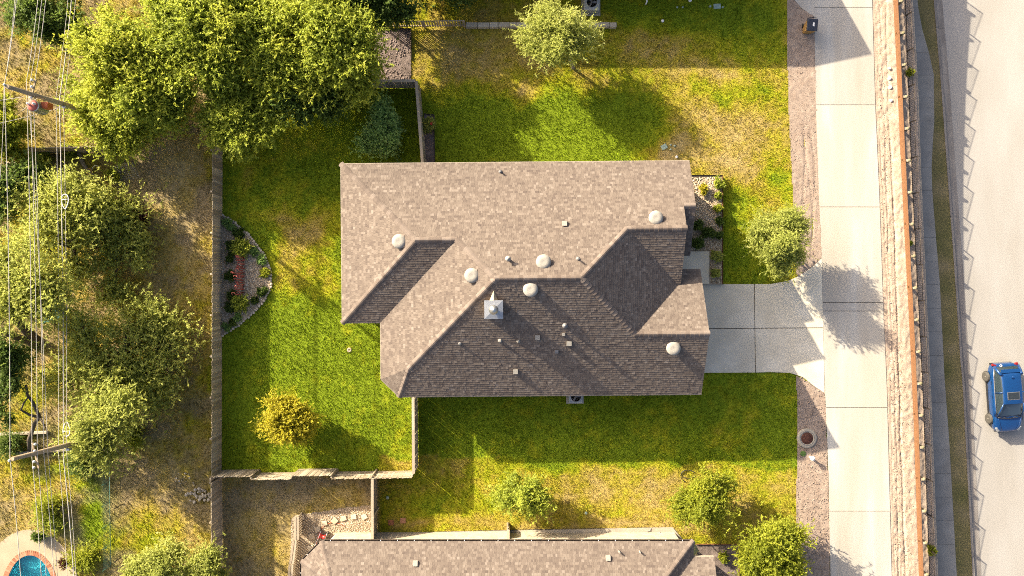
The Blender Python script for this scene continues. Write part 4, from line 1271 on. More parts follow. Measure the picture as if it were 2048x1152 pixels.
tree('yellow green tree at the bottom beside the granite strip', P(1535, 1080), [blob(1545, 1098, 2.0, 58, .8), blob(1580, 1085, 1.8, 36), blob(1520, 1125, 1.8, 40), blob(1570, 1140, 1.8, 34)], 2600, 'leaf_lime', 0.07, leaf=.15, width=.042, nleaf=9, length=.5, clump=.30, hollow=.35, density=12, seed=6)
tree('bluish green shrub tree in the shaded fence corner', P(782, 268), [blob(772, 222, 1.9, 24, .9), blob(769, 256, 1.5, 28, .85), blob(780, 284, 1.0, 24, .8), blob(745, 285, .8, 22, .8)], 1700, 'leaf_blue', 0.06, leaf=.15, width=.04, nleaf=9, length=.5, clump=.24, hollow=.3, density=16, seed=7)

# big trees of the upper left
G = 'tall trees of the upper left yard'
tree('broad bright green oak nearest the utility lines at the upper left', P(300, 200), [blob(270, 150, 3.8, 92, .5), blob(200, 205, 2.2, 60, .5), blob(215, 95, 4.1, 62, .55), blob(250, 240, 1.9, 64, .45), blob(330, 210, 2.4, 60, .5), blob(320, 120, 4.2, 60, .5)], 9000, 'leaf_oak', 0.24, leaf=.175, width=.055, nleaf=9, length=.6, clump=.42, hollow=.40, density=7.0, seed=21, group=G, tone=(.35, .95), twigs=8)
tree('tall oak crown at the top edge left of centre', P(430, 90), [blob(420, 40, 5.0, 80, .5), blob(350, 20, 4.6, 55, .55), blob(490, 20, 4.8, 55, .55), blob(420, 105, 4.2, 60, .55), blob(375, 75, 4.6, 50, .55)], 6500, 'leaf_oak', 0.22, leaf=.175, width=.055, nleaf=9, length=.6, clump=.42, hollow=.40, density=7.0, seed=22, group=G, tone=(.3, .9), twigs=8)
tree('wide oak crown reaching over the mulch bed', P(610, 130), [blob(600, 60, 4.8, 80, .5), blob(680, 90, 4.6, 66, .55), blob(640, 140, 3.6, 62, .55), blob(700, 150, 3.4, 46, .55), blob(550, 110, 4.2, 60, .55), blob(560, 20, 4.6, 50, .55)], 8200, 'leaf_oak', 0.24, leaf=.175, width=.055, nleaf=9, length=.6, clump=.42, hollow=.40, density=7.0, seed=23, group=G, tone=(.35, .95), twigs=8)
tree('light green crown hanging over the long board fence', P(480, 215), [blob(490, 235, 2.8, 66, .5), blob(440, 245, 2.6, 34, .6), blob(540, 215, 2.8, 44, .5), blob(470, 185, 3.2, 44, .5)], 4200, 'leaf_oak', 0.15, leaf=.18, width=.055, nleaf=9, length=.55, clump=.32, hollow=.5, density=8, seed=24, group=G, tone=(.35, .9), twigs=8)
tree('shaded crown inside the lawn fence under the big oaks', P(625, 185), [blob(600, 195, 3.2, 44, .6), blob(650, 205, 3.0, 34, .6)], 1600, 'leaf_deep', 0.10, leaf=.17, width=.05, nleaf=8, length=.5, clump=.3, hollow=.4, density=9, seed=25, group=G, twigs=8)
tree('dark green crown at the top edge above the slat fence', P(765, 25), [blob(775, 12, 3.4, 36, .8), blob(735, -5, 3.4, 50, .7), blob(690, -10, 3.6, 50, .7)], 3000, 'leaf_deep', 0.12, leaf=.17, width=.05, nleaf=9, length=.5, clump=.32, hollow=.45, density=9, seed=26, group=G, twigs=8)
tree('deep green low crown between the utility lines at the top', P(105, 45), [blob(95, 25, 2.6, 55, .7), blob(115, 65, 2.2, 30, .8), blob(60, 20, 2.2, 34, .8)], 2400, 'leaf_deep', 0.12, leaf=.16, width=.05, nleaf=9, length=.5, clump=.3, hollow=.4, density=9, seed=27, group=G, twigs=8)
tree('yellow green crown cut by the left edge near the top', P(5, 262), [blob(8, 250, 2.6, 40, .7), blob(20, 290, 2.2, 30, .7), blob(-20, 260, 2.8, 40, .7)], 1700, 'leaf_lime', 0.12, leaf=.17, width=.05, nleaf=9, length=.5, clump=.3, hollow=.4, density=9, seed=28, group=G, twigs=8)
tree('tree just beyond the top edge shading the upper yard', P(880, -60), [blob(850, -42, 2.0, 55, .7), blob(900, -45, 1.8, 40, .7)], 1500, 'leaf_deep', 0.16, leaf=.22, width=.07, nleaf=8, length=.6, clump=.4, hollow=.4, density=6, seed=29, group=G, twigs=5)

# open live oaks of the lower left yards
G2 = 'open live oaks of the lower left yards'
tree('loose live oak below the shaded fence, crossed by the utility lines', P(140, 545), [blob(140, 425, 2.8, 66, .5), blob(200, 400, 1.4, 46, .4), blob(85, 480, 3.2, 56, .5), blob(60, 400, 3.0, 40, .6), blob(120, 380, 2.4, 40, .5), blob(190, 460, 1.4, 40, .4), blob(245, 445, 1.1, 36, .4), blob(155, 520, 1.8, 40, .45)], 2500, 'leaf_grey', 0.20, leaf=.17, width=.05, nleaf=9, length=.55, clump=.55, hollow=.25, density=7, seed=41, group=G2, twigs=9, tone=(.2, .85))
tree('leaning live oak with dark forked limbs at the left edge', P(75, 680), [blob(60, 560, 4.8, 58, .5), blob(25, 610, 4.6, 46, .5), blob(110, 600, 4.4, 34, .5), blob(15, 520, 4.4, 34, .5)], 1400, 'leaf_grey', 0.26, leaf=.17, width=.05, nleaf=9, length=.55, clump=.55, hollow=.25, density=7, seed=42, group=G2, twigs=9, tone=(.2, .8))
tree('spreading live oak beside the long fence left of the gravel bed', P(215, 775), [blob(180, 700, 2.4, 56, .5), blob(250, 690, 2.0, 44, .5), blob(330, 650, 1.4, 46, .38), blob(360, 690, 1.3, 32, .4), blob(240, 760, 1.9, 60, .4), blob(310, 740, 1.5, 42, .4), blob(190, 780, 2.8, 46, .55), blob(150, 655, 3.0, 34, .6), blob(285, 640, 1.3, 38, .4), blob(130, 760, 2.2, 40, .5), blob(300, 800, 1.1, 34, .4)], 3200, 'leaf_grey', 0.24, leaf=.17, width=.05, nleaf=9, length=.55, clump=.52, hollow=.25, density=7, seed=43, group=G2, twigs=8, tone=(.3, .95))
tree('small live oak in the middle of the left yard', P(240, 520), [blob(262, 500, 1.2, 34, .45), blob(225, 510, 1.2, 28, .45), blob(220, 585, 1.2, 30, .45)], 600, 'leaf_grey', 0.10, leaf=.16, width=.05, nleaf=8, length=.5, clump=.3, hollow=.3, density=8, seed=44, group=G2, twigs=8)
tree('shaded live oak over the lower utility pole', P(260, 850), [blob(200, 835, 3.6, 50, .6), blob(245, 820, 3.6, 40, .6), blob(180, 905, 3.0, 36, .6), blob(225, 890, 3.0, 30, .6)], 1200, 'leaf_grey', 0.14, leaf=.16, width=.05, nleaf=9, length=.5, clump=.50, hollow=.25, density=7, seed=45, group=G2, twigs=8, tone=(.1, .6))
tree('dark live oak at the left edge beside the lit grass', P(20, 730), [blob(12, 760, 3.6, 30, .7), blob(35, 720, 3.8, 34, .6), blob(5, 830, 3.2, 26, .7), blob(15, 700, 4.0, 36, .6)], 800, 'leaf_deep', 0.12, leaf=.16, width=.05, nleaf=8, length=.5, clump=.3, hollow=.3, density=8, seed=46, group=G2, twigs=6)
tree('pale green crown at the bottom edge over the fence', P(340, 1150), [blob(330, 1130, 3.0, 50, .7), blob(410, 1140, 2.6, 36, .7), blob(290, 1145, 2.8, 34, .7)], 2600, 'leaf_elm', 0.12, leaf=.15, width=.04, nleaf=9, length=.5, clump=.3, hollow=.4, density=9, seed=47, group=G2, twigs=8)
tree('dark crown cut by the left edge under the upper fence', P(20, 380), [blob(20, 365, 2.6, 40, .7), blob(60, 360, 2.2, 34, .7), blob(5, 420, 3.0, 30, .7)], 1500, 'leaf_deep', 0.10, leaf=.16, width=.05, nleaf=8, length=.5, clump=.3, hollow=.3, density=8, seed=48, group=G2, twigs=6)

def shrub(label, px, py, r_px, mat, n=260, h=0.5, seed=0, name='shrub', cat='shrub', group=None, leaf=.12, width=.035, fy=1.0, z0=0.0, clump=.12, **kw):
    w = P(px, py, h * .6); r = r_px / S
    t = thing(name, label, cat, (w.x, w.y, z0), 0, group)
    V, F, R, cl = foliage([(0, 0, h * .55, r, r * fy, h * .5)], n, leaf=leaf, width=width, nleaf=8, length=r * .9, clump=clump * (r / .4), hollow=.3, density=60 / max(.3, r), seed=seed, **kw)
    link('leaves', np_mesh('leaves', V, F, M[mat], {'rnd': ('FLOAT', 'FACE', R)}), t)
    mb = MB()
    for k in range(7):
        a = k * .9
        mb.tube([(0, 0, -.05), (r * .4 * math.cos(a), r * .4 * math.sin(a), h * .4), (r * .7 * math.cos(a), r * .7 * math.sin(a), h * .75)], [.014, .01, .005], 5, False)
    mb.build('stem', M['bark'], t)
    return t
GB = 'shrubs planted in the curved gravel bed'
for i, (lab, px, py, r, m, h) in enumerate([
    ('bright green round shrub above the red garden ornament', 483, 496, 17, 'leaf_oak', .6), ('bright green shrub below the red garden ornament', 480, 606, 16, 'leaf_oak', .6),
    ('dark shrub by the fence above the red ornament', 461, 490, 9, 'leaf_deep', .4), ('dark small shrub beside the top end of the ornament', 461, 515, 8, 'leaf_deep', .35),
    ('spiky dark plant left of the ornament middle', 459, 553, 9, 'leaf_deep', .35), ('dark small shrub left of the ornament foot', 462, 588, 9, 'leaf_deep', .35),
    ('dark shrub beside the lower bright green shrub', 461, 615, 9, 'leaf_deep', .35), ('greyish plant at the upper tip of the gravel bed', 455, 447, 9, 'leaf_blue', .3),
    ('greyish second plant from the upper tip of the gravel bed', 463, 455, 7, 'leaf_blue', .3), ('small green plant near the upper arc of the gravel bed', 476, 467, 9, 'leaf_deep', .3),
    ('grey green plant on the upper right arc of the gravel bed', 509, 502, 7, 'leaf_blue', .25), ('grey green plant further down the right arc of the gravel bed', 521, 520, 9, 'leaf_blue', .25),
    ('yellow green groundcover on the right tip of the gravel bed', 531, 545, 9, 'leaf_lime', .22), ('green groundcover on the lower right arc of the gravel bed', 524, 582, 9, 'leaf_deep', .22),
    ('low green plant on the lower arc of the gravel bed', 510, 600, 8, 'leaf_deep', .22), ('greyish plant low in the gravel bed', 474, 632, 8, 'leaf_blue', .25), ('dusky plant at the lower tip of the gravel bed', 452, 655, 7, 'leaf_blue', .25), ('small green plant near the lower tip of the gravel bed', 464, 645, 7, 'leaf_deep', .25)]):
    shrub(lab, px, py, r * .82, m, int(70 + r * 9), h, 100 + i, group=GB)
GF = 'plants in the raised front bed'
for i, (lab, px, py, r, m, h) in enumerate([
    ('green tuft at the top right corner of the front bed', 1435, 368, 9, 'leaf_oak', .3), ('dry yellow grass tuft at the top of the front bed', 1405, 380, 9, 'leaf_gold', .3), ('small green tuft second on the right edge of the front bed', 1434, 391, 6, 'leaf_oak', .25),
    ('small lime tuft third on the right edge of the front bed', 1434, 418, 7, 'leaf_lime', .3), ('dark tuft fourth on the right edge of the front bed', 1435, 443, 7, 'leaf_deep', .3), ('dark tuft fifth on the right edge of the front bed', 1434, 471, 7, 'leaf_deep', .3),
    ('dark shrub by the house in the front bed', 1394, 450, 9, 'leaf_deep', .35), ('green shrub in the middle of the front bed', 1415, 468, 11, 'leaf_deep', .3), ('dark shrub above the front walk', 1392, 486, 11, 'leaf_deep', .35), ('olive tuft beside the front walk', 1430, 512, 10, 'leaf_grey', .3), ('low plant at the bottom of the front bed', 1428, 545, 8, 'leaf_grey', .25)]):
    shrub(lab, px, py, r * .85, m, int(55 + r * 8), h, 130 + i, group=GF, z0=0.30)
shrub('purplish red shrub in the dry left yard', 278, 432, 15, 'leaf_red', 240, 1.2, 151)
rose = shrub('rose bush with a red bloom beside the fence end', 858, 250, 12, 'leaf_grey', 200, .7, 152)
MB().lathe([(0, -.05), (.06, -.02), (.08, .04), (.03, .06), (0, .03)], n=10).build('bloom', M['petal_red'], rose, (.18, .02, .72))

# ---------------------------------------------------------------- stones and gravel
def rock_template(seed, sub=1):
    bm = bmesh.new(); bmesh.ops.create_icosphere(bm, subdivisions=sub, radius=1.0)
    r = random.Random(seed)
    for v in bm.verts: v.co *= r.uniform(0.75, 1.15)
    me = bpy.data.meshes.new('rock'); bm.to_mesh(me); bm.free()
    return me

def scatter_pebbles(name, label, poly_px, n, size, seed, z=0.03, mat='pebbles', flatn=0.6, cat='gravel', toner=(0, 1)):
    r = np.random.default_rng(seed)
    poly = gpoly(poly_px); A = np.array(poly); x0, y0 = A.min(0); x1, y1 = A.max(0)
    x = r.uniform(x0, x1, n * 3); y = r.uniform(y0, y1, n * 3)
    k = inside(poly, x, y); x = x[k][:n]; y = y[k][:n]; n = len(x)
    oct_ = np.array([(1, 0, 0), (-1, 0, 0), (0, 1, 0), (0, -1, 0), (0, 0, 1), (0, 0, -1)], float)
    tri = np.array([(0, 2, 4), (2, 1, 4), (1, 3, 4), (3, 0, 4), (2, 0, 5), (1, 2, 5), (3, 1, 5), (0, 3, 5)])
    jit = r.uniform(0.7, 1.25, (n, 6, 1))
    s = size * r.uniform(0.5, 1.5, (n, 1, 1)) * np.array([1, 1, flatn])
    v = oct_[None] * jit * s * r.uniform(0.7, 1.3, (n, 1, 3))
    a = r.uniform(0, 6.28, n); c, sn = np.cos(a)[:, None], np.sin(a)[:, None]
    vx = v[..., 0] * c - v[..., 1] * sn; vy = v[..., 0] * sn + v[..., 1] * c
    tilt = r.normal(0, 0.3, (n, 1)); vz = v[..., 2] + vx * tilt
    zz = z if np.isscalar(z) else z
    V = np.stack([vx + x[:, None], vy + y[:, None], vz + zz + size * .2], -1).reshape(-1, 3)
    F = (tri[None] + (np.arange(n) * 6)[:, None, None]).reshape(-1, 3)
    R = np.repeat(r.uniform(toner[0], toner[1], n), 8)
    o = link(name, np_mesh(name, V, F, M[mat], {'rnd': ('FLOAT', 'FACE', R)}))
    return tag(o, label, cat, None, 'stuff')
scatter_pebbles('gravel', 'grey tan gravel filling the curved bed by the long fence', arc_bed, 6500, .042, 201, toner=(.25, 1))
scatter_pebbles('gravel', 'bright tan gravel in the small yard at the bottom', s_gravel, 14000, .026, 202, toner=(.3, 1))
scatter_pebbles('bark_chips', 'brown bark chips and leaves on the grey mulch bed', mulch_poly, 700, .05, 203, mat='mulch', flatn=.3, cat='mulch')
scatter_pebbles('bank_gravel', 'loose clods and gravel on the dirt beside the guardrail', [(1755, -20), (1785, -20), (1803, 384), (1822, 768), (1832, 1160), (1790, 1160), (1775, 640), (1760, 384)], 1500, .026, 204, z=0.05, mat='dirt', flatn=.7)
scatter_pebbles('strip_gravel', 'loose pebbles on the pinkish granite strip beside the driveway', granite_n, 2500, .022, 205, z=0.03, mat='granite')
scatter_pebbles('strip_gravel', 'loose pebbles on the granite strip around the manhole', granite_s, 2500, .026, 206, z=0.03, mat='granite')

# curved bed edging: one stone after another
edge = thing('stone_edging', 'grey stone edging around the curved gravel bed', 'edging')
pts = [P(*q) for q in arc_bed]; rm = [rock_template(k) for k in range(5)]
for m_ in rm: m_.materials.append(M['stone'])
for a, b in zip(pts[:-1], pts[1:]):
    d = b - a; n = max(1, int(d.length / .17))
    for i in range(n):
        p = a + d * ((i + .5) / n)
        o = link('stone', random.choice(rm), edge, (p.x + random.uniform(-.03, .03), p.y + random.uniform(-.03, .03), .06), (0, 0, random.random() * 6))
        o.scale = (.10 * random.uniform(.8, 1.2), .08 * random.uniform(.8, 1.3), .075)
pile = thing('rock_pile', 'heap of pale rocks by the long fence in the lower left yard', 'rocks', P(398, 988))
for i in range(42):
    a = random.random() * 6.28; r = random.random() ** .6
    o = link('rock', random.choice(rm), pile, (r * .75 * math.cos(a), r * .45 * math.sin(a) - .1, .05 + .08 * (1 - r)), (random.random(), random.random(), random.random() * 6))
    s = random.uniform(.06, .15); o.scale = (s, s * random.uniform(.7, 1.2), s * .7)
for i in range(16):
    o = link('rock', random.choice(rm), pile, (random.uniform(-1.4, -.2), random.uniform(.1, 1.3), .03), (0, 0, random.random() * 6)); s = random.uniform(.03, .07); o.scale = (s, s, s * .6)
bstone = thing('stone_edging', 'small stone edging left of the mulch bed', 'edging')
for i in range(14):
    p = P(747 + random.uniform(-1, 1), 112 + i * 4.2); o = link('stone', random.choice(rm), bstone, (p.x, p.y, .06), (0, 0, random.random() * 6)); o.scale = (.10, .075, .08)

# raised front bed
fb = thing('raised_bed', 'raised gravel front bed with dark metal edging beside the front walk', 'planter')
fpoly = gpoly(front_bed); (fx0, fy1), (fx1, _), (_, fy0) = fpoly[0], fpoly[1], fpoly[2]
MB().prism([(8.9, fy1 - .03), (fx1 - .04, fy1 - .03), (fx1 - .04, fy0), (8.9, fy0)], 0, .28).build('soil', M['gravel_bed'], fb)
MB().box((fx1 - .012, (fy0 + fy1) / 2, .18), (.024, fy1 - fy0, .37)).build('edging', M['rust'], fb)
MB().box(((fx0 + fx1) / 2 - .4, fy1, .18), (fx1 - fx0 + .75, .024, .37)).build('edging', M['iron'], fb)
scatter_pebbles('gravel', 'tan gravel covering the raised front bed', [(1376, 355), (1441, 356), (1441, 567), (1418, 567), (1418, 501), (1376, 501)], 4600, .042, 207, z=.28, toner=(.1, 1))
# fix heights of raised-bed plants is done in shrub(z0)

# edging of the two other beds
for lab, pl in (('dark edging of the bed beside the bottom house wing', s_bed), ('dark edging strip of the bed beside the shrub corner fence', side_bed), ('dark edging board around the mulch bed', mulch_poly)):
    q = gpoly(pl); t = thing('bed_edging', lab, 'edging')
    seg = [(0, 1), (1, 2)]
    for i, j in seg:
        a, b = Vector(q[i]), Vector(q[j]); d = b - a
        MB().box((0, 0, .05), (d.length, .03, .12)).build('edging_strip', M['rust' if pl is s_bed else 'iron'], t, ((a.x + b.x) / 2, (a.y + b.y) / 2, 0), (0, 0, math.atan2(d.y, d.x)))
shrub('small lime plant in the bed beside the bottom house wing', 1446, 1115, 8, 'leaf_lime', 120, .3, 161)

# stepping stones
for i, (lab, px, py, w, r) in enumerate([('first pale stepping stone by the timber wall end', 603, 1034, .36, .1), ('pale stepping stone second from the dividing fence', 708, 1033, .32, .1), ('pale stepping stone nearest the dividing fence', 729, 1033, .34, .5),
        ('tan stepping stone left of the two pale ones', 688, 1036, .32, .3), ('pale stepping stone above the red hose curve', 670, 1041, .36, .7), ('stepping stone left of the hose top', 650, 1046, .30, .2), ('stepping stone above the hose cart', 636, 1058, .36, .4), ('pale stepping stone left of the hose cart', 624, 1072, .36, .2), ('round stepping stone at the gutter corner', 622, 1096, .38, .3)]):
    p = P(px, py); t = bevel(MB().box((0, 0, 0), (w, w * .9, .06)).build('stepping_stone', M['paver'], None, (p.x, p.y, .075), (0, 0, r)), .015, 2)
    tag(t, lab, 'stepping stone', 'stepping stones in the gravel yard')
for lab, px, py in (('square pink paver on the side lawn by the dividing fence', 806, 1041), ('second pink paver half under the grass by the fence', 782, 1045)):
    p = P(px, py); tag(bevel(MB().box((0, 0, 0), (.33, .33, .05)).build('paver', M['brick'], None, (p.x, p.y, .02), (0, 0, .05)), .01), lab, 'paver', 'pavers beside the dividing fence')

# ---------------------------------------------------------------- small garden objects
def hose_cart():
    p = P(647, 1070); t = thing('hose_cart', 'white hose cart with red reel on the gravel yard', 'hose cart', p, -.35)
    for s in (-1, 1):
        MB().box((s * .2, 0, .3), (.035, .5, .04)).build('frame_bar', M['white'], t)
        MB().tube([(s * .2, -.22, .0), (s * .2, -.22, .3)], .018).build('leg', M['white'], t)
        MB().tube([(s * .2, .22, .12), (s * .2, .22, .3)], .018).build('leg', M['white'], t)
        MB().lathe([(0, -.02), (.12, -.02), (.12, .02), (0, .02)], n=16, M=Matrix.Rotation(math.pi / 2, 4, 'Y')).build('wheel', M['black'], t, (s * .25, .24, .12))
    MB().lathe([(.13, -.16), (.20, -.16), (.20, -.145), (.12, -.13), (.12, .13), (.20, .145), (.20, .16), (.13, .16)], n=20, M=Matrix.Rotation(math.pi / 2, 4, 'Y')).build('reel', M['red'], t, (0, 0, .3))
    MB().tube([(-.2, -.25, .32), (-.2, -.5, .55), (.2, -.5, .55), (.2, -.25, .32)], .015).build('handle', M['white'], t)
hose_cart()
hp = [P(632, 1100, .05), P(633, 1085, .05), P(637, 1070, .06), P(644, 1056, .06), P(655, 1047, .05), P(666, 1045, .05), P(678, 1047, .05), P(690, 1053, .05)]
tag(MB().tube(hp, .02, 6).build('garden_hose', M['orange']), 'orange red garden hose curving across the bright gravel', 'hose')
ring = thing('soaker_hose', 'black hose ring looped on the grass beside the lime tree', 'hose', P(1376, 948))
MB().tube([(.42 * math.cos(a) , .24 * math.sin(a), .05 + .03 * math.sin(3 * a)) for a in np.linspace(.3, 6.0, 26)], .022, 6).build('loop', M['black'], ring)
MB().tube([(.30 * math.cos(a) - .15, .34 * math.sin(a) - .1, .06) for a in np.linspace(1.2, 4.8, 18)], .018, 6).build('loop', M['black'], ring)

def trash_bin():
    p = P(1612, 61); t = thing('trash_bin', 'tan wheeled trash bin with dark lid beside the driveway', 'trash bin', p, -.08)
    mb = MB(); a, b, h = .23, .30, .98
    vs_ = [(-a, -a, .05), (a, -a, .05), (a, a, .05), (-a, a, .05), (-b, -b - .03, h), (b, -b - .03, h), (b, b + .05, h), (-b, b + .05, h)]
    mb.add(vs_, [(3, 2, 1, 0), (4, 5, 6, 7), (0, 1, 5, 4), (1, 2, 6, 5), (2, 3, 7, 6), (3, 0, 4, 7)])
    bevel(mb.build('bin_body', M['tan'], t), .03, 2)
    lid = bevel(MB().add([(-.33, -.37, h), (.33, -.37, h), (.33, .38, h), (-.33, .38, h), (-.31, -.34, h + .07), (.31, -.34, h + .07), (.31, .36, h + .10), (-.31, .36, h + .10)],
                 [(3, 2, 1, 0), (4, 5, 6, 7), (0, 1, 5, 4), (1, 2, 6, 5), (2, 3, 7, 6), (3, 0, 4, 7)]).build('lid', M['navy'], t), .03, 2)
    MB().box((.06, .02, h + .092), (.10, .22, .004), 0, 0, .04).build('sticker', M['white'], lid)
    MB().tube([(-.26, .46, h - .02), (.26, .46, h - .02)], .018).build('handle', M['navy'], t)
    for s in (-1, 1): MB().lathe([(0, -.03), (.12, -.03), (.12, .03), (0, .03)], n=16, M=Matrix.Rotation(math.pi / 2, 4, 'Y')).build('wheel', M['black'], t, (s * .26, .24, .12))
trash_bin()

mh = thing('manhole', 'concrete ringed manhole with rusty lid on the granite strip', 'manhole', P(1613, 876))
MB().lathe([(.365, -.06), (.365, .10), (.40, .12), (.56, .12), (.60, .09), (.60, -.06), (.365, -.06)], n=36).build('concrete_ring', M['patio'], mh)
MB().lathe([(.42, .110), (.42, .126), (.44, .126), (.44, .110), (.42, .110)], n=36).build('steel_rim', M['lead'], mh)
lidm = MB().lathe([(.36, .02), (.36, .10), (0, .10)], n=32).build('lid', M['manhole'], mh)
g = MB()
for k in range(-6, 7):
    L = math.sqrt(max(0, .33 ** 2 - (k * .05) ** 2)); g.box((k * .05, 0, .105), (.018, 2 * L, .012))
g.build('lid_ribs', M['manhole'], lidm)
mk = thing('marker_post', 'white topped utility marker post below the manhole', 'post', P(1620, 914))
MB().tube([(0, 0, -.1), (0, 0, .42)], .075, 12).build('post', M['white'], mk)
MB().lathe([(.12, .40), (.15, .46), (.11, .53), (0, .56)], n=14).build('cap', M['white'], mk)
vl = thing('valve_cover', 'green round valve cover in the grass beside the marker post', 'valve cover', P(1606, 907))
MB().lathe([(.17, 0), (.17, .05), (.13, .07), (0, .075)], n=20).build('cover', M['leaf_blue'], vl)
M['lid_green'] = flat('pale_green_plastic', (0.24, 0.31, 0.26), 0.6)
for lab, px, py, w, h in (('pale irrigation box on the dry lawn above the front bed', 1328, 294, .36, .30), ('pale green irrigation box near the top edge lawn', 1434, 13, .44, .30)):
    p = P(px, py); o = bevel(MB().box((0, 0, 0), (w, h, .08)).build('irrigation_box', M['lid_green'], None, (p.x, p.y, .03), (0, 0, .5 if py > 100 else .05)), .02, 2)
    tag(o, lab, 'utility box', 'irrigation boxes set in the lawn')
for lab, px, py, r, m in (('small round sprinkler cap right of the lawn irrigation box', 1341, 290, .055, 'lid_green'), ('small cap furthest right of the lawn irrigation box', 1349, 292, .06, 'lid_green'), ('small cap below the lawn irrigation box', 1341, 299, .055, 'lid_green'), ('white clean out cap just above the roof eave', 1353, 314, .08, 'white'),
        ('white clean out cap on the shaded lawn near the top', 1325, 42, .09, 'white'), ('pale cap left of the top irrigation box', 1420, 13, .07, 'lid_green'), ('pale cap right of the top irrigation box', 1445, 15, .06, 'lid_green'), ('white cap at the top edge of the lawn', 1380, 1, .10, 'white'), ('pale cap of the left pair on the top lawn', 1354, 15, .06, 'lid_green'), ('pale cap of the right pair on the top lawn', 1365, 15, .06, 'lid_green'), ('pale round cap in the shadow of the thin tree', 1172, 1026, .09, 'lid_green'), ('pale round cap by the dividing fence on the side lawn', 775, 995, .10, 'lid_green'),
        ('white pipe cap highest of four on the dirt bank', 1779, 137, .08, 'white'), ('white pipe cap second of four on the dirt bank', 1779, 157, .10, 'white'), ('white pipe cap third of four on the dirt bank', 1780, 175, .11, 'white'), ('white tilted pipe cap lowest of four on the dirt bank', 1782, 201, .09, 'white')):
    zz = .10 if px > 1700 else 0.0
    p = P(px, py, zz); o = MB().lathe([(r, -.15), (r, .06), (r * .9, .085), (r * .5, .095), (0, .097)], n=16).build('ground_cap', M[m], None, (p.x, p.y, zz), (.3 if py == 201 else 0, 0, 0))
    tag(o, lab, 'cap', 'utility caps standing in the ground')
tag(MB().tube([P(1292, -8, .3), P(1294, 3, .25), P(1291, 9, .04)], .045, 10).build('downspout_end', M['white']), 'white downspout end at the top edge of the lawn', 'pipe')
condenser('air_conditioner', 'grey air conditioner at the top edge behind the round tree', 1184, 4, 0, .95)
hole = thing('molehill', 'small bare hollow with loose soil in the bright back lawn', 'hole', P(699, 700))
MB().lathe([(.16, -.01), (.13, .05), (.07, .06), (.03, .02), (0, .0)], n=14).build('soil_ring', M['dirt'], hole)
# fittings on the side walk
for lab, px, py, pts_ in (('grey pipe fitting lying on the side walk', 1300, 1062, [(-.2, 0, .07), (0, .03, .07), (.02, .2, .07)]), ('short dark pipe piece on the side walk end', 1336, 1072, [(-.1, 0, .07), (.12, -.05, .07)]), ('small pipe offcut on the side walk', 1318, 1066, [(0, -.1, .07), (.05, .1, .07)])):
    p = P(px, py); tag(MB().tube(pts_, .03, 8).build('pipe_piece', M['lead'], None, p), lab, 'pipe', 'pipe pieces on the side walk')

# curly red ornament in the gravel bed
orn = thing('garden_ornament', 'red curly metal garden ornament standing in the curved gravel bed', 'ornament', P(479, 550))
base_y = (550 - 512) / S
for i in range(17):
    y0 = 1.15 - i * .145 + random.uniform(-.05, .05)
    sgn = random.choice((-1, 1)); r0 = random.uniform(.06, .13); zt = random.uniform(.45, 1.15); ox = random.uniform(-.10, .12)
    pts_ = [(.22 + ox * .5, y0 - .02, .0), (.18 + ox, y0 - .03, zt * .55)]
    for a in np.linspace(0, random.uniform(3.2, 5.4), 14):
        r = r0 * (1 - .11 * a)
        pts_.append((ox + .10 * (1.2 - zt) + sgn * r * math.cos(a), y0 + r * math.sin(a), zt + .04 * math.sin(a * 2 + i)))
    MB().tube(pts_, [.034] * 2 + [.030 - .0012 * k for k in range(14)], 6).build('curl', M['terracotta'], orn)
for i in range(10):
    y0 = 1.1 - i * .24; w = random.uniform(.12, .2)
    MB().add([(.30, y0 - .04, .0), (.24, y0 + .04, .0), (.10 - w, y0 + random.uniform(-.15, .15), .35), (.16, y0, .30), (.42, y0 + random.uniform(-.1, .1), .25)], [(0, 1, 3), (1, 2, 3), (0, 3, 4)]).build('blade', M['terracotta'], orn)

# left yards
def plank(lab, a, b, w, h, mat='wood_pale', z=0):
    d = b - a; t = thing('timber_edging', lab, 'edging', (a + b) / 2, math.atan2(d.y, d.x), 'timber edging of the lower left yard')
    n = max(1, int(d.length / 2.4)); L = d.length / n
    for k in range(n): bevel(MB().box((0, 0, h / 2), (L - .02, w, h)).build('timber', M[mat], t, (-d.length / 2 + (k + .5) * L, random.uniform(-.02, .02), z)), .015)
plank('pale timber edging above the lower utility pole', P(-20, 868), P(98, 863), .16, .25)
plank('pale timber edging behind the lower utility pole', P(35, 905), P(150, 897), .16, .3)
plank('curved end timber near the live oak shade', P(180, 903), P(240, 900), .16, .3)
plank('short dark timber at the left edge under the upper fence', P(10, 327), P(36, 325), .12, .2, 'wood')

log = tag(MB().tube([P(156, 305, .12), P(162, 318, .1), P(168, 330, .1), P(178, 343, .09), P(188, 350, .08)], [.14, .13, .11, .10, .08], 10).build('fallen_log', M['bark_pale']), 'curved grey log lying below the upper left oak', 'log')
pot = thing('hanging_basket', 'round straw basket planter with wire hoop by the curved log', 'planter', P(181, 344))
MB().lathe([(.12, 0), (.19, .14), (.21, .2), (.18, .2), (.15, .12), (0, .1)], n=18).build('basket', M['tan'], pot)
MB().tube([(.20 + .26 * (1 - math.cos(a)), .25 * math.sin(a) + .1, .2 + .05 * a) for a in np.linspace(0, 2.4, 14)], .014, 6).build('hoop', M['white'], pot)
fl = shrub('bush with an orange flower near the wire panel', 224, 352, 13, 'leaf_oak', 150, .5, 171)
MB().lathe([(0, 0), (.07, .03), (.10, .07), (.05, .06), (0, .04)], n=10).build('bloom', M['petal'], fl, (.02, -.1, .5))
shrub('dark green bush in the shade below the upper fence', 82, 316, 16, 'leaf_oak', 200, .6, 172)
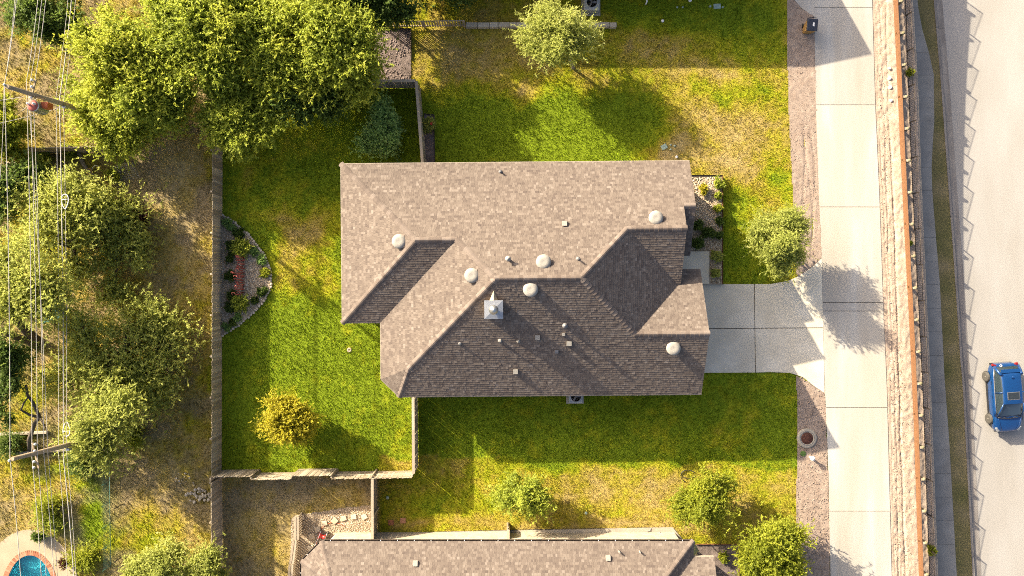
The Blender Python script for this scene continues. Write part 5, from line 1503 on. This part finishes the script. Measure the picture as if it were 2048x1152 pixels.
shrub('green bush second along the shaded upper fence', 142, 306, 13, 'leaf_oak', 160, .6, 173)
shrub('yellow green bush near the lower utility pole foot', 264, 872, 22, 'leaf_lime', 260, .9, 174)
shrub('straggly sunlit bush above the pool', 92, 1008, 24, 'leaf_lime', 220, .8, 175)
shrub('dense green bush right above the pool deck', 100, 1040, 20, 'leaf_oak', 240, .6, 176)
shrub('sunlit bush right of the pool deck', 165, 1118, 26, 'leaf_lime', 240, .5, 177)
shrub('dark bush at the left edge by the timber edging', 20, 888, 24, 'leaf_deep', 260, .9, 178)
shrub('shaded green bush below the lower pole', 160, 925, 26, 'leaf_deep', 260, .9, 179)
shrub('yellow green weed clump at the picket fence near the bottom edge', 1866, 1104, 7, 'leaf_lime', 90, .3, 180, z0=BANK_EDGE)
shrub('weed clump growing at the picket fence near the top', 1822, 144, 6, 'leaf_lime', 70, .3, 181, z0=BANK_EDGE)
shrub('weed clump at a guardrail post in the middle', 1822, 486, 5, 'leaf_oak', 60, .3, 182, z0=-.2)
# wire panel
wp = thing('wire_panel', 'leaning wire mesh panel beside the orange flowered bush', 'wire panel', P(256, 345), .25)
g = MB()
for k in range(13): g.tube([(k * .1 - .6, -.45, .02), (k * .1 - .6, .45, .5)], .006, 4, False)
for k in range(9): g.tube([(-.6, -.45 + k * .11, .02 + k * .06), (.6, -.45 + k * .11, .02 + k * .06)], .006, 4, False)
g.build('mesh', M['steel'], wp); MB().tube([(-.6, .45, .5), (-.6, .45, 0)], .012).build('prop', M['steel'], wp)
tarp = thing('storage_box', 'dark teal box half hidden under the live oak', 'box', P(112, 628), .35)
bevel(MB().box((0, 0, .3), (1.1, .8, .6)).build('box_body', M['teal'], tarp), .05, 2); bevel(MB().box((0, 0, .64), (1.16, .86, .07)).build('lid', M['teal'], tarp), .03, 2)
# dead limbs
for lab, pts_ in (('bleached dead branch in the middle of the left yard', [(150, 562, .6), (165, 553, .5), (176, 549, .6)]), ('crooked dead branch above the live oak', [(135, 625, .8), (138, 610, .7), (143, 592, .6), (150, 585, .5)])):
    tag(MB().tube([P(*q) for q in pts_], [.05, .045, .03, .02][:len(pts_)], 7).build('dead_branch', M['bark_pale']), lab, 'branch', 'dead branches in the left yard')
# forked dark trunk near the lower timber edging
dk = MB()
dk.tube([P(60, 905, .0), P(58, 880, 1.0), P(70, 845, 2.0), P(80, 835, 2.4), P(66, 805, 2.8), P(55, 790, 3.0), P(52, 770, 3.2)], [.14, .12, .11, .10, .09, .08, .06], 8)
dk.tube([P(80, 835, 2.4), P(60, 830, 2.6), P(42, 820, 2.8), P(48, 805, 3.0), P(56, 795, 3.1)], [.08, .07, .06, .05, .04], 7)
dk.tube([P(80, 835, 2.4), P(88, 850, 2.6), P(94, 862, 2.7)], [.06, .05, .03], 6)
bt = thing('bare_tree', 'bare dark forked tree over the lit grass at the left', 'tree'); dk.build('trunk', M['bark'], bt)
dk2 = MB()
dk2.tube([P(70, 690, 0), P(55, 680, .9), P(35, 675, 1.8), P(10, 665, 2.6), P(-20, 650, 3)], [.26, .24, .2, .17, .14], 9)
dk2.tube([P(64, 684, .5), P(58, 660, 1.2), P(40, 640, 2.0), P(28, 628, 2.6)], [.17, .14, .12, .09], 8)
t_ = thing('bare_tree', 'thick dark leaning trunk at the left edge under the live oaks', 'tree'); dk2.build('trunk', M['bark'], t_)

# green net fence
nf = thing('net_fence', 'thin green garden net fence in the lower left yard', 'fence')
for k in range(6):
    p = P(221 + .4 * k, 920 + 42 * k); MB().tube([(p.x, p.y, 0), (p.x, p.y, 1.05)], .014, 6).build('post', M['teal'], nf)
MB().tube([P(219, 920, 1.0), P(221, 1130, 1.0)], .014, 6).build('top_wire', M['teal'], nf)
g = MB()
a, b = P(221, 920), P(223, 1130); d = b - a
for k in range(64): 
    p = a + d * (k / 63); g.tube([(p.x, p.y, .02), (p.x, p.y, 1.0)], .0035, 3, False)
for z in np.arange(.1, 1.0, .1): g.tube([a + Vector((0, 0, z)), b + Vector((0, 0, z))], .0035, 3, False)
g.build('net', M['teal'], nf)
for lab, px, py in (('iron stake upper of two beside the net fence', 246, 1008), ('iron stake lower of two beside the net fence', 246, 1112)):
    p = P(px, py); tag(MB().tube([(0, 0, 0), (0, 0, 1.1)], .025, 8).build('stake', M['iron'], None, p), lab, 'stake', 'stakes beside the net fence')

# ---------------------------------------------------------------- pool
deck = tag(MB().prism([(POOL_C.x + 3.05 * math.cos(a), POOL_C.y + 4.15 * math.sin(a)) for a in np.linspace(0, 2 * math.pi, 64, endpoint=False)], -.02, .0).build('pool_deck_base', M['joint']), kind='structure')
bpy.data.objects.remove(deck)
def ring_prism(name, r_in, r_out, z0, z1, mat, parent=None, n=72):
    mb = MB(); vs_, fs = [], []
    for i in range(n):
        a = 2 * math.pi * i / n; c, s = math.cos(a), math.sin(a)
        for rx, ry in (r_in, r_out):
            for z in (z0, z1): vs_.append((POOL_C.x + rx * c, POOL_C.y + ry * s, z))
    for i in range(n):
        j = (i + 1) % n; A, B = 4 * i, 4 * j
        fs += [(A + 1, A + 3, B + 3, B + 1), (A + 2, B + 2, B + 3, A + 3), (A, A + 1, B + 1, B), (A, B, B + 2, A + 2)]
    return mb.add(vs_, fs).build(name, mat, parent)
tag(ring_prism('pool_deck', (POOL_R[0] + .28, POOL_R[1] + .28), (3.05, 4.15), -.1, .03, M['deck']), kind='structure')
pool = thing('swimming_pool', 'turquoise swimming pool with brick coping at the bottom left', 'pool')
ring_prism('basin_wall', (POOL_R[0], POOL_R[1]), (POOL_R[0] + .26, POOL_R[1] + .26), -1.4, -.035, M['pool'], pool)
MB().prism(pool_ring(0.1), -1.45, -1.35).build('basin_floor', M['pool'], pool)
for k, (rx, ry, z) in enumerate(((.95, .95, -.45), (1.3, 1.3, -.75), (1.6, 1.6, -1.05))):
    cx, cy = POOL_C.x, POOL_C.y + POOL_R[1]
    MB().prism([(cx + rx * math.cos(a), cy + ry * math.sin(a) - 0.05) for a in np.linspace(math.pi * 1.0, math.pi * 2.0, 24)], -1.4, z).build('step', M['pool'], pool)
MB().prism(pool_ring(0.12), -.16, -.15).build('water', M['water'], pool)
n = 92
bk = MB().box((0, 0, 0), (.30, .098, .07)).mesh('brick', M['brick'])
for i in range(n):
    a = 2 * math.pi * (i + .5) / n
    c, s = math.cos(a), math.sin(a)
    rx, ry = POOL_R[0] + .13, POOL_R[1] + .13
    nx, ny = c / rx, s / ry
    o = link('brick', bk, pool, (POOL_C.x + rx * c, POOL_C.y + ry * s, .012 + random.uniform(-.004, .004)), (0, 0, math.atan2(ny, nx) + random.uniform(-.02, .02)))
    seg = math.hypot(rx * s, ry * c) * 2 * math.pi / n
    o.scale = (1, seg / .108, 1)
def potted(lab, px, py, m):
    t = thing('potted_plant', lab, 'potted plant', P(px, py), 0, 'pots on the pool deck')
    MB().lathe([(.13, .03), (.19, .28), (.21, .32), (.17, .32), (.15, .26), (0, .25)], n=16).build('pot', M['iron' if m == 'leaf_deep' else 'terracotta'], t)
    V, F, R, cl = foliage([(0, 0, .42, .16, .16, .16)], 60, leaf=.12, width=.04, nleaf=6, length=.2, clump=.08, density=300, seed=int(px))
    link('leaves', np_mesh('leaves', V, F, M[m], {'rnd': ('FLOAT', 'FACE', R)}), t)
potted('dark potted plant on the top of the pool deck', 79, 1070, 'leaf_deep')
potted('second dark pot touching the first on the pool deck', 87, 1069, 'leaf_deep')
potted('reddish potted plant on the right of the pool deck', 135, 1122, 'leaf_red')

# ---------------------------------------------------------------- utility poles and lines
def pole(label, top, base, zt):
    a, b = P(*base, 0), P(*top, zt)
    t = thing('utility_pole', label, 'utility pole', a)
    d = b - a
    MB().tube([Vector((0, 0, -.3)), d * .5, d], [.15, .13, .105], 14).build('shaft', M['pole'], t)
    return t, a, b
def at_pole(a, b, z): return a + (b - a) * (z / b.z)
pa, a0_, a1_ = pole('leaning wooden utility pole with transformer at the upper left', (14, 173), (200, 231), 9.4)
pb, b0_, b1_ = pole('wooden utility pole at the lower left crossing the yard', (24, 918), (209, 872), 9.2)
def insulator(parent, root, p, r=.07):
    MB().lathe([(.02, 0), (r, .02), (r * .7, .05), (r, .08), (r * .6, .12), (.02, .15)], n=12).build('insulator', M['ceramic'], parent, p - root.location)
def arm(parent, root, c, d, L):
    d = Vector(d).normalized()
    o = MB().box((0, 0, 0), (L, .075, .09)).build('crossarm', M['pole'], parent, c - root.location, (0, 0, math.atan2(d.y, d.x)))
    return o
for (t, a, b, sg) in ((pa, a0_, a1_, 1), (pb, b0_, b1_, -1)):
    for dz in (-.05, -.35):
        p = at_pole(a, b, b.z + dz); insulator(t, t, p + Vector((-.12, .08 * sg, 0)))
    c = at_pole(a, b, 7.2)
    arm(t, t, c + Vector((0, .12 * sg, 0)), (.25, 1 * sg, 0), 1.35)
    for k in (-.6, -.3, .25, .6): insulator(t, t, c + Vector((.06 * k, .12 * sg + k, .05)))
    for z in (8.2, 6.0, 5.2): MB().tube([(-.25, .1 * sg, 0), (.1, 0, 0)], .02, 6).build('bracket', M['steel'], t, at_pole(a, b, z) - t.location)
    MB().box((0, 0, 0), (.2, .12, .3)).build('splice_box', M['steel'], t, at_pole(a, b, 4.3) + Vector((.15, -.2, 0)) - t.location)
tr = at_pole(a0_, a1_, 6.9) + Vector((.1, -.62, 0)) - pa.location
can = MB().lathe([(.28, -.55), (.30, -.5), (.30, .35), (.32, .37), (.32, .42), (.24, .50), (0, .54)], n=24).build('transformer', M['steel'], pa, tr)
MB().lathe([(.31, .425), (.24, .508), (.0, .55)], n=24).build('tank_lid', M['terracotta'], can)
for s in (-1, 1): MB().lathe([(.05, 0), (.07, .08), (.05, .14), (.06, .2), (.02, .24)], n=12).build('bushing', M['ceramic'], can, (s * .15, .06, .46))
MB().box((.42, .1, -.1), (.34, .30, .5)).build('fuse_box', M['orange'], can)
# guy wire with yellow guard
gw = thing('guy_wire', 'guy wire with yellow guard beside the upper left pole', 'cable')
ga, gb = at_pole(a0_, a1_, 6.6), P(18, 243, 0.0)
MB().tube([ga, gb], .012, 5).build('wire', M['cable'], gw); MB().tube([gb, gb + (ga - gb) * .28], .035, 6).build('guard', M['yellow'], gw)

def wire(lab, pts, r=.014, sag=.25):
    P3 = []
    for a, b in zip(pts[:-1], pts[1:]):
        for i in range(16):
            t = i / 16; p = a.lerp(b, t); p.z -= sag * 4 * t * (1 - t); P3.append(p)
    P3.append(pts[-1])
    tag(MB().tube(P3, r, 6).build('overhead_wire', M['cable']), lab, 'wire', 'overhead wires between the utility poles')
def seg(pxs, zs): return [P(x, y, z) for (x, y), z in zip(pxs, zs)]
wires = [
 ('topmost overhead wire at the far left', [(38, -60), (9, 168), (20, 915), (50, 1300)], (9.3, 9.3, 9.1, 9.2), .017),
 ('second top wire running off the upper pole', [(34, -60), (8, 176), (-6, 420)], (9.0, 9.0, 8.9), .012),
 ('left wire of the middle group', [(81, -60), (53, 162), (64, 916), (90, 1300)], (7.3, 7.3, 7.3, 7.3), .015),
 ('second wire of the middle group', [(89, -60), (60, 165), (75, 914), (99, 1300)], (7.25, 7.25, 7.25, 7.25), .013),
 ('third wire of the middle group', [(97, -60), (66, 184), (88, 912), (116, 1300)], (7.1, 7.1, 7.1, 7.1), .014),
 ('fourth wire of the middle group, starting at the upper pole', [(57, 186), (96, 910), (122, 1300)], (7.0, 7.0, 7.0), .012),
 ('left cable of the right group', [(141, -60), (112, 196), (117, 905), (141, 1300)], (4.6, 4.6, 4.6, 4.6), .013),
 ('thick middle cable of the right group', [(148, -60), (119, 199), (127, 915), (157, 1300)], (4.4, 4.4, 4.4, 4.4), .024),
 ('right cable of the right group', [(156, -60), (127, 203), (133, 900), (160, 1300)], (4.2, 4.2, 4.2, 4.2), .012),
]
for lab, p, z, r in wires: wire(lab, seg(p, z), r * 1.05, .12)
wire('service wire from the upper pole to the left edge', seg([(50, 193), (-30, 205)], (6.9, 6.5)), .010, .02)
wire('service drop crossing below the transformer', seg([(126, 213), (60, 232), (-40, 255)], (4.2, 4.4, 4.6)), .010, .05)
for lab, px, py, z, fl_ in (('white teardrop cable loop on the upper line', 130, 403, 4.4, 1), ('white teardrop cable loop on the line by the lower pole', 133, 858, 4.4, -1)):
    c = P(px, py, z); t = thing('cable_loop', lab, 'cable loop', c, 0, 'teardrop cable loops')
    pts_ = [(.22 * math.sin(a) * (1 - .5 * (1 - math.cos(a)) / 2) * 1.1, fl_ * (.40 * math.cos(a)), 0) for a in np.linspace(0, 2 * math.pi, 28)]
    MB().tube(pts_, .022, 6).build('loop', M['white'], t); MB().tube([(-.2, fl_ * .12, 0), (.2, fl_ * .12, 0)], .018, 6).build('crossbar', M['white'], t)

# ---------------------------------------------------------------- blue car
def car():
    zr = zlow(-6.7) - .105
    p = P(2013, 795, zr + .75)
    t = thing('car', 'blue hatchback car with sunroof parked on the road at the right edge', 'car', (p.x, p.y, zr), -math.pi / 2 + math.radians(4.0))
    # local frame: +x front, y left, z up
    st = [(-2.16, .40, .62, .50, .30), (-2.12, .62, .84, .64, .26), (-1.95, .80, .93, .74, .22), (-1.45, .90, .97, .78, .20), (-.8, .915, .97, .80, .19), (0, .915, .955, .80, .19), (.6, .915, .945, .80, .19),
          (1.0, .91, .93, .79, .20), (1.45, .90, .88, .77, .21), (1.85, .85, .80, .70, .23), (2.08, .74, .70, .56, .26), (2.17, .52, .58, .40, .32)]
    rings = []
    for x, w, zt, tw, zb in st:
        rings.append([(x, -w * .86, zb), (x, -w * .98, zb + .12), (x, -w, zb + (zt - zb) * .55), (x, -w * .965, zt - .07), (x, -tw, zt), (x, -tw * .5, zt + .025), (x, 0, zt + .035),
                      (x, tw * .5, zt + .025), (x, tw, zt), (x, w * .965, zt - .07), (x, w, zb + (zt - zb) * .55), (x, w * .98, zb + .12), (x, w * .86, zb)])
    n = len(rings[0]); vs_ = [v for r in rings for v in r]; fs = []
    for i in range(len(rings) - 1):
        for k in range(n - 1): fs.append((i * n + k, (i + 1) * n + k, (i + 1) * n + k + 1, i * n + k + 1))
        fs.append((i * n + n - 1, (i + 1) * n + n - 1, (i + 1) * n, i * n))
    fs += [tuple(range(n)), tuple(range(len(vs_) - 1, len(vs_) - n - 1, -1))]
    body = MB().add(vs_, fs, True).build('body', M['paint'], t)
    m = body.modifiers.new('sub', 'SUBSURF'); m.levels = 2; m.render_levels = 2
    # wheel arches, wheels
    for x in (-1.32, 1.33):
        for s in (-1, 1):
            MB().lathe([(.37, 0), (.37, .03), (0, .031)], n=28, M=Matrix.Rotation(-s * math.pi / 2, 4, 'X')).build('wheel_arch', M['black'], t, (x, s * .895, .33))
            w = MB().lathe([(.20, -.10), (.30, -.11), (.325, -.07), (.325, .07), (.30, .11), (.20, .10)], n=30, M=Matrix.Rotation(math.pi / 2, 4, 'X')).build('wheel', M['tyre'], t, (x, s * .90, .325))
            g = MB().lathe([(.215, -.06), (.225, .085), (.20, .095), (.19, .05), (0, .045)] if True else [], n=26, M=Matrix.Rotation(-s * math.pi / 2, 4, 'X'))
            g.build('rim', M['rim'], w)
            for k in range(5):
                a = k * 2 * math.pi / 5
                MB().box((.11 * math.cos(a), s * .075, .11 * math.sin(a)), (.20, .03, .045), 0, -a).build('spoke', M['rim'], w)
            MB().lathe([(.045, .0), (.04, .1), (0, .105)], n=12, M=Matrix.Rotation(-s * math.pi / 2, 4, 'X')).build('hub', M['rim'], w)
    # greenhouse: glass bubble, roof skin, pillars
    def quad(nm, q, mat, th=.012, par=t, smooth=False):
        q = [Vector(v) for v in q]; nrm = (q[1] - q[0]).cross(q[3] - q[0]).normalized()
        return MB().prism_free(q, nrm * th).build(nm, mat, par) if False else MB().add([*q, *[v - nrm * th for v in q]], [(0, 1, 2, 3), (7, 6, 5, 4), (0, 4, 5, 1), (1, 5, 6, 2), (2, 6, 7, 3), (3, 7, 4, 0)]).build(nm, mat, par)
    gx = [(-1.95, .955), (-1.62, 1.33), (-1.45, 1.42), (-.6, 1.475), (.1, 1.46), (.30, 1.43), (1.12, .96)]
    def hw(x, z):  # half width of the cabin at a height
        f = (z - .93) / .54; return .80 - .20 * f - .02 * abs(x + .5)
    # cabin shell (glass)
    vs_, fs = [], []
    for x, z in gx:
        b = hw(x, .93)
        vs_ += [(x, -b, .92), (x, -hw(x, z), z - .03), (x, -hw(x, z) * .6, z), (x, 0, z + .015), (x, hw(x, z) * .6, z), (x, hw(x, z), z - .03), (x, b, .92)]
    for i in range(len(gx) - 1):
        for k in range(6): fs.append((i * 7 + k, (i + 1) * 7 + k, (i + 1) * 7 + k + 1, i * 7 + k + 1))
    cg = MB().add(vs_, fs, True).build('cabin_glass', M['car_glass'], t); mm = cg.modifiers.new('sub', 'SUBSURF'); mm.levels = 2; mm.render_levels = 2
    # roof skin
    vs_, fs = [], []
    rx = [-1.66, -1.50, -1.2, -.6, 0.0, .22, .30]
    for i, x in enumerate(rx):
        z = float(np.interp(x, [q[0] for q in gx], [q[1] for q in gx])) + .012
        w = hw(x, z) + .012
        vs_ += [(x, -w, z - .06), (x, -w * .93, z - .012), (x, -w * .55, z + .01), (x, 0, z + .02), (x, w * .55, z + .01), (x, w * .93, z - .012), (x, w, z - .06)]
    for i in range(len(rx) - 1):
        for k in range(6): fs.append((i * 7 + k, (i + 1) * 7 + k, (i + 1) * 7 + k + 1, i * 7 + k + 1))
    rf = MB().add(vs_, fs, True).build('roof', M['paint'], t); mm = rf.modifiers.new('sub', 'SUBSURF'); mm.levels = 2; mm.render_levels = 2
    sr = bevel(MB().box((-.20, 0, 1.497), (.42, .70, .016), 0, .02).build('sunroof', M['glass'], rf), .02, 2)
    MB().box((-.20, 0, 1.490), (.47, .75, .014), 0, .02).build('sunroof_frame', M['rim'], rf)
    MB().tube([(-1.25, 0, 1.46), (-1.42, 0, 1.56)], [.035, .008], 8).build('antenna', M['paint'], rf)
    for s in (-1, 1):
        MB().tube([(1.16, s * .80, .93), (.75, s * .715, 1.20), (.28, s * .63, 1.43)], .035, 8).build('pillar', M['paint'], t)
        MB().tube([(-.35, s * .80, .93), (-.42, s * .62, 1.45)], .03, 8).build('pillar', M['paint'], t)
        MB().tube([(-1.98, s * .76, .94), (-1.70, s * .69, 1.22), (-1.50, s * .62, 1.42)], .085, 8).build('pillar', M['paint'], t)
        MB().tube([(1.1, s * .80, .945), (0, s * .825, .955), (-1.3, s * .82, .965), (-1.9, s * .77, .95)], .02, 6).build('beltline', M['rim'], t)
        mr = bevel(MB().box((.86, s * .99, 1.0), (.12, .20, .14)).build('mirror', M['paint'], t), .03, 2)
        MB().box((.79, s * .99, 1.0), (.01, .16, .10)).build('mirror_glass', M['glass'], mr)
        MB().box((-.1, s * .925, .80), (.20, .02, .03)).build('door_handle', M['paint'], t)
        MB().box((-1.0, s * .925, .82), (.20, .02, .03)).build('door_handle', M['paint'], t)
        h = bevel(MB().box((1.93, s * .64, .68), (.34, .24, .12), -s * .55, .25).build('headlight', M['lamp'], t), .04, 2)
        bevel(MB().box((-2.05, s * .68, .80), (.16, .26, .16), s * .4).build('tail_light', M['redlamp'], t), .03, 2)
        MB().box((0, s * .905, .27), (2.0, .06, .10)).build('sill', M['black'], t)
    MB().box((2.14, 0, .42), (.08, .9, .16)).build('grille', M['black'], t)
    MB().box((2.10, 0, .30), (.12, 1.3, .08)).build('front_bumper', M['black'], t)
    MB().box((-2.08, 0, .36), (.14, 1.3, .16)).build('rear_bumper', M['black'], t)
    MB().tube([(1.16, -.76, .965), (1.24, -.4, .972), (1.26, 0, .974), (1.24, .4, .972), (1.16, .76, .965)], .028, 6).build('cowl', M['black'], t)
    for y0, y1 in ((.15, .62), (-.45, .05)): MB().tube([(1.2, y0, .985), (1.10, y1, 1.01)], .010, 5).build('wiper', M['black'], t)
    for s in (-1, 1): MB().tube([(1.15, s * .70, .945), (1.7, s * .60, .885), (2.05, s * .42, .745)], .012, 5).build('bonnet_seam', M['paint'], t)
    MB().box((-1.72, 0, 1.355), (.22, 1.18, .03), 0, -.25).build('spoiler', M['paint'], t)
    MB().lathe([(.055, 0), (.08, .0), (.08, .012), (.055, .012), (.055, 0)], n=20).build('emblem', M['white'], t, (-2.02, -.35, .985), (0, -.3, 0))
car()

# ---------------------------------------------------------------- grass blades
def grass_blades():
    r = np.random.default_rng(77)
    x0, x1, y0, y1 = -31.5, 21.0, -18.0, 18.0
    n = 330000
    x = r.uniform(x0, x1, n); y = r.uniform(y0, y1, n)
    keep = np.ones(n, bool)
    ex = [gpoly(q) for q in (apron_poly, n_apron, granite_n, granite_s, mulch_poly, arc_bed, side_bed, front_bed, porch_poly, s_patio, s_patio2, s_gravel, s_bed)]
    th = math.radians(.5)
    ex.append([(a * math.cos(th) - b * math.sin(th), a * math.sin(th) + b * math.cos(th)) for a, b in wallp])
    ex.append([(aw + .45, a0 - 1.3), (aw + 1.3, a0 - .45), (a1 - .4, a0 - .45), (11, wN - .5), (11, -30), (aw + .45, -30)])
    ex.append([(POOL_C.x + 3.05 * math.cos(a), POOL_C.y + 4.15 * math.sin(a)) for a in np.linspace(0, 6.28, 40)])
    ex.append([(14.0 + 2.5, 18.5)] + [tuple(P(L_drv_l(q) - 1, q)[:2]) for q in range(-40, 1200, 60)] + [(40, -19), (40, 19)])
    for q in ex: keep &= ~inside(q, x, y)
    d = dryness(x, y)
    px = x * S + 1024
    keep &= (r.random(n) < np.where(px < 436, .75, 1.0))
    keep &= r.random(n) < np.clip(1.35 - d * .75, .25, 1)
    x, y, d = x[keep], y[keep], d[keep]; n = len(x)
    c, _ = sward(x, y)
    c = c * r.uniform(.65, 1.50, (n, 1)) * np.array([1.08, 1.12, 1.0])
    ang = r.uniform(0, 6.28, (n, 2)); h = r.uniform(.035, .085, (n, 1)) * (1.15 - .3 * np.clip(d, 0, 1))[:, None] * np.where(x * S + 1024 < 436, 1.6, 1.0)[:, None]
    lean = r.uniform(.2, .9, (n, 2)) * h * 1.4
    w = r.uniform(.012, .028, (n, 2))
    V = np.zeros((n, 2, 3, 3))
    jx = r.normal(0, .02, (n, 2)); jy = r.normal(0, .02, (n, 2))
    ca, sa = np.cos(ang), np.sin(ang)
    bx = x[:, None] + jx; by = y[:, None] + jy
    V[:, :, 0] = np.stack([bx - sa * w, by + ca * w, np.full_like(bx, -.02)], -1)
    V[:, :, 1] = np.stack([bx + sa * w, by - ca * w, np.full_like(bx, -.02)], -1)
    V[:, :, 2] = np.stack([bx + ca * lean, by + sa * lean, np.repeat(h, 2, 1)], -1)
    V = V.reshape(-1, 3)
    F = np.arange(len(V)).reshape(-1, 3)
    C = np.repeat(rgba(c), 6, 0)
    o = link('lawn_grass', np_mesh('lawn_grass', V, F, M['grass'], {'gcol': ('FLOAT_COLOR', 'POINT', C)}))
    tag(o, 'short grass blades of the lawns and yards', 'grass', None, 'stuff')
grass_blades()
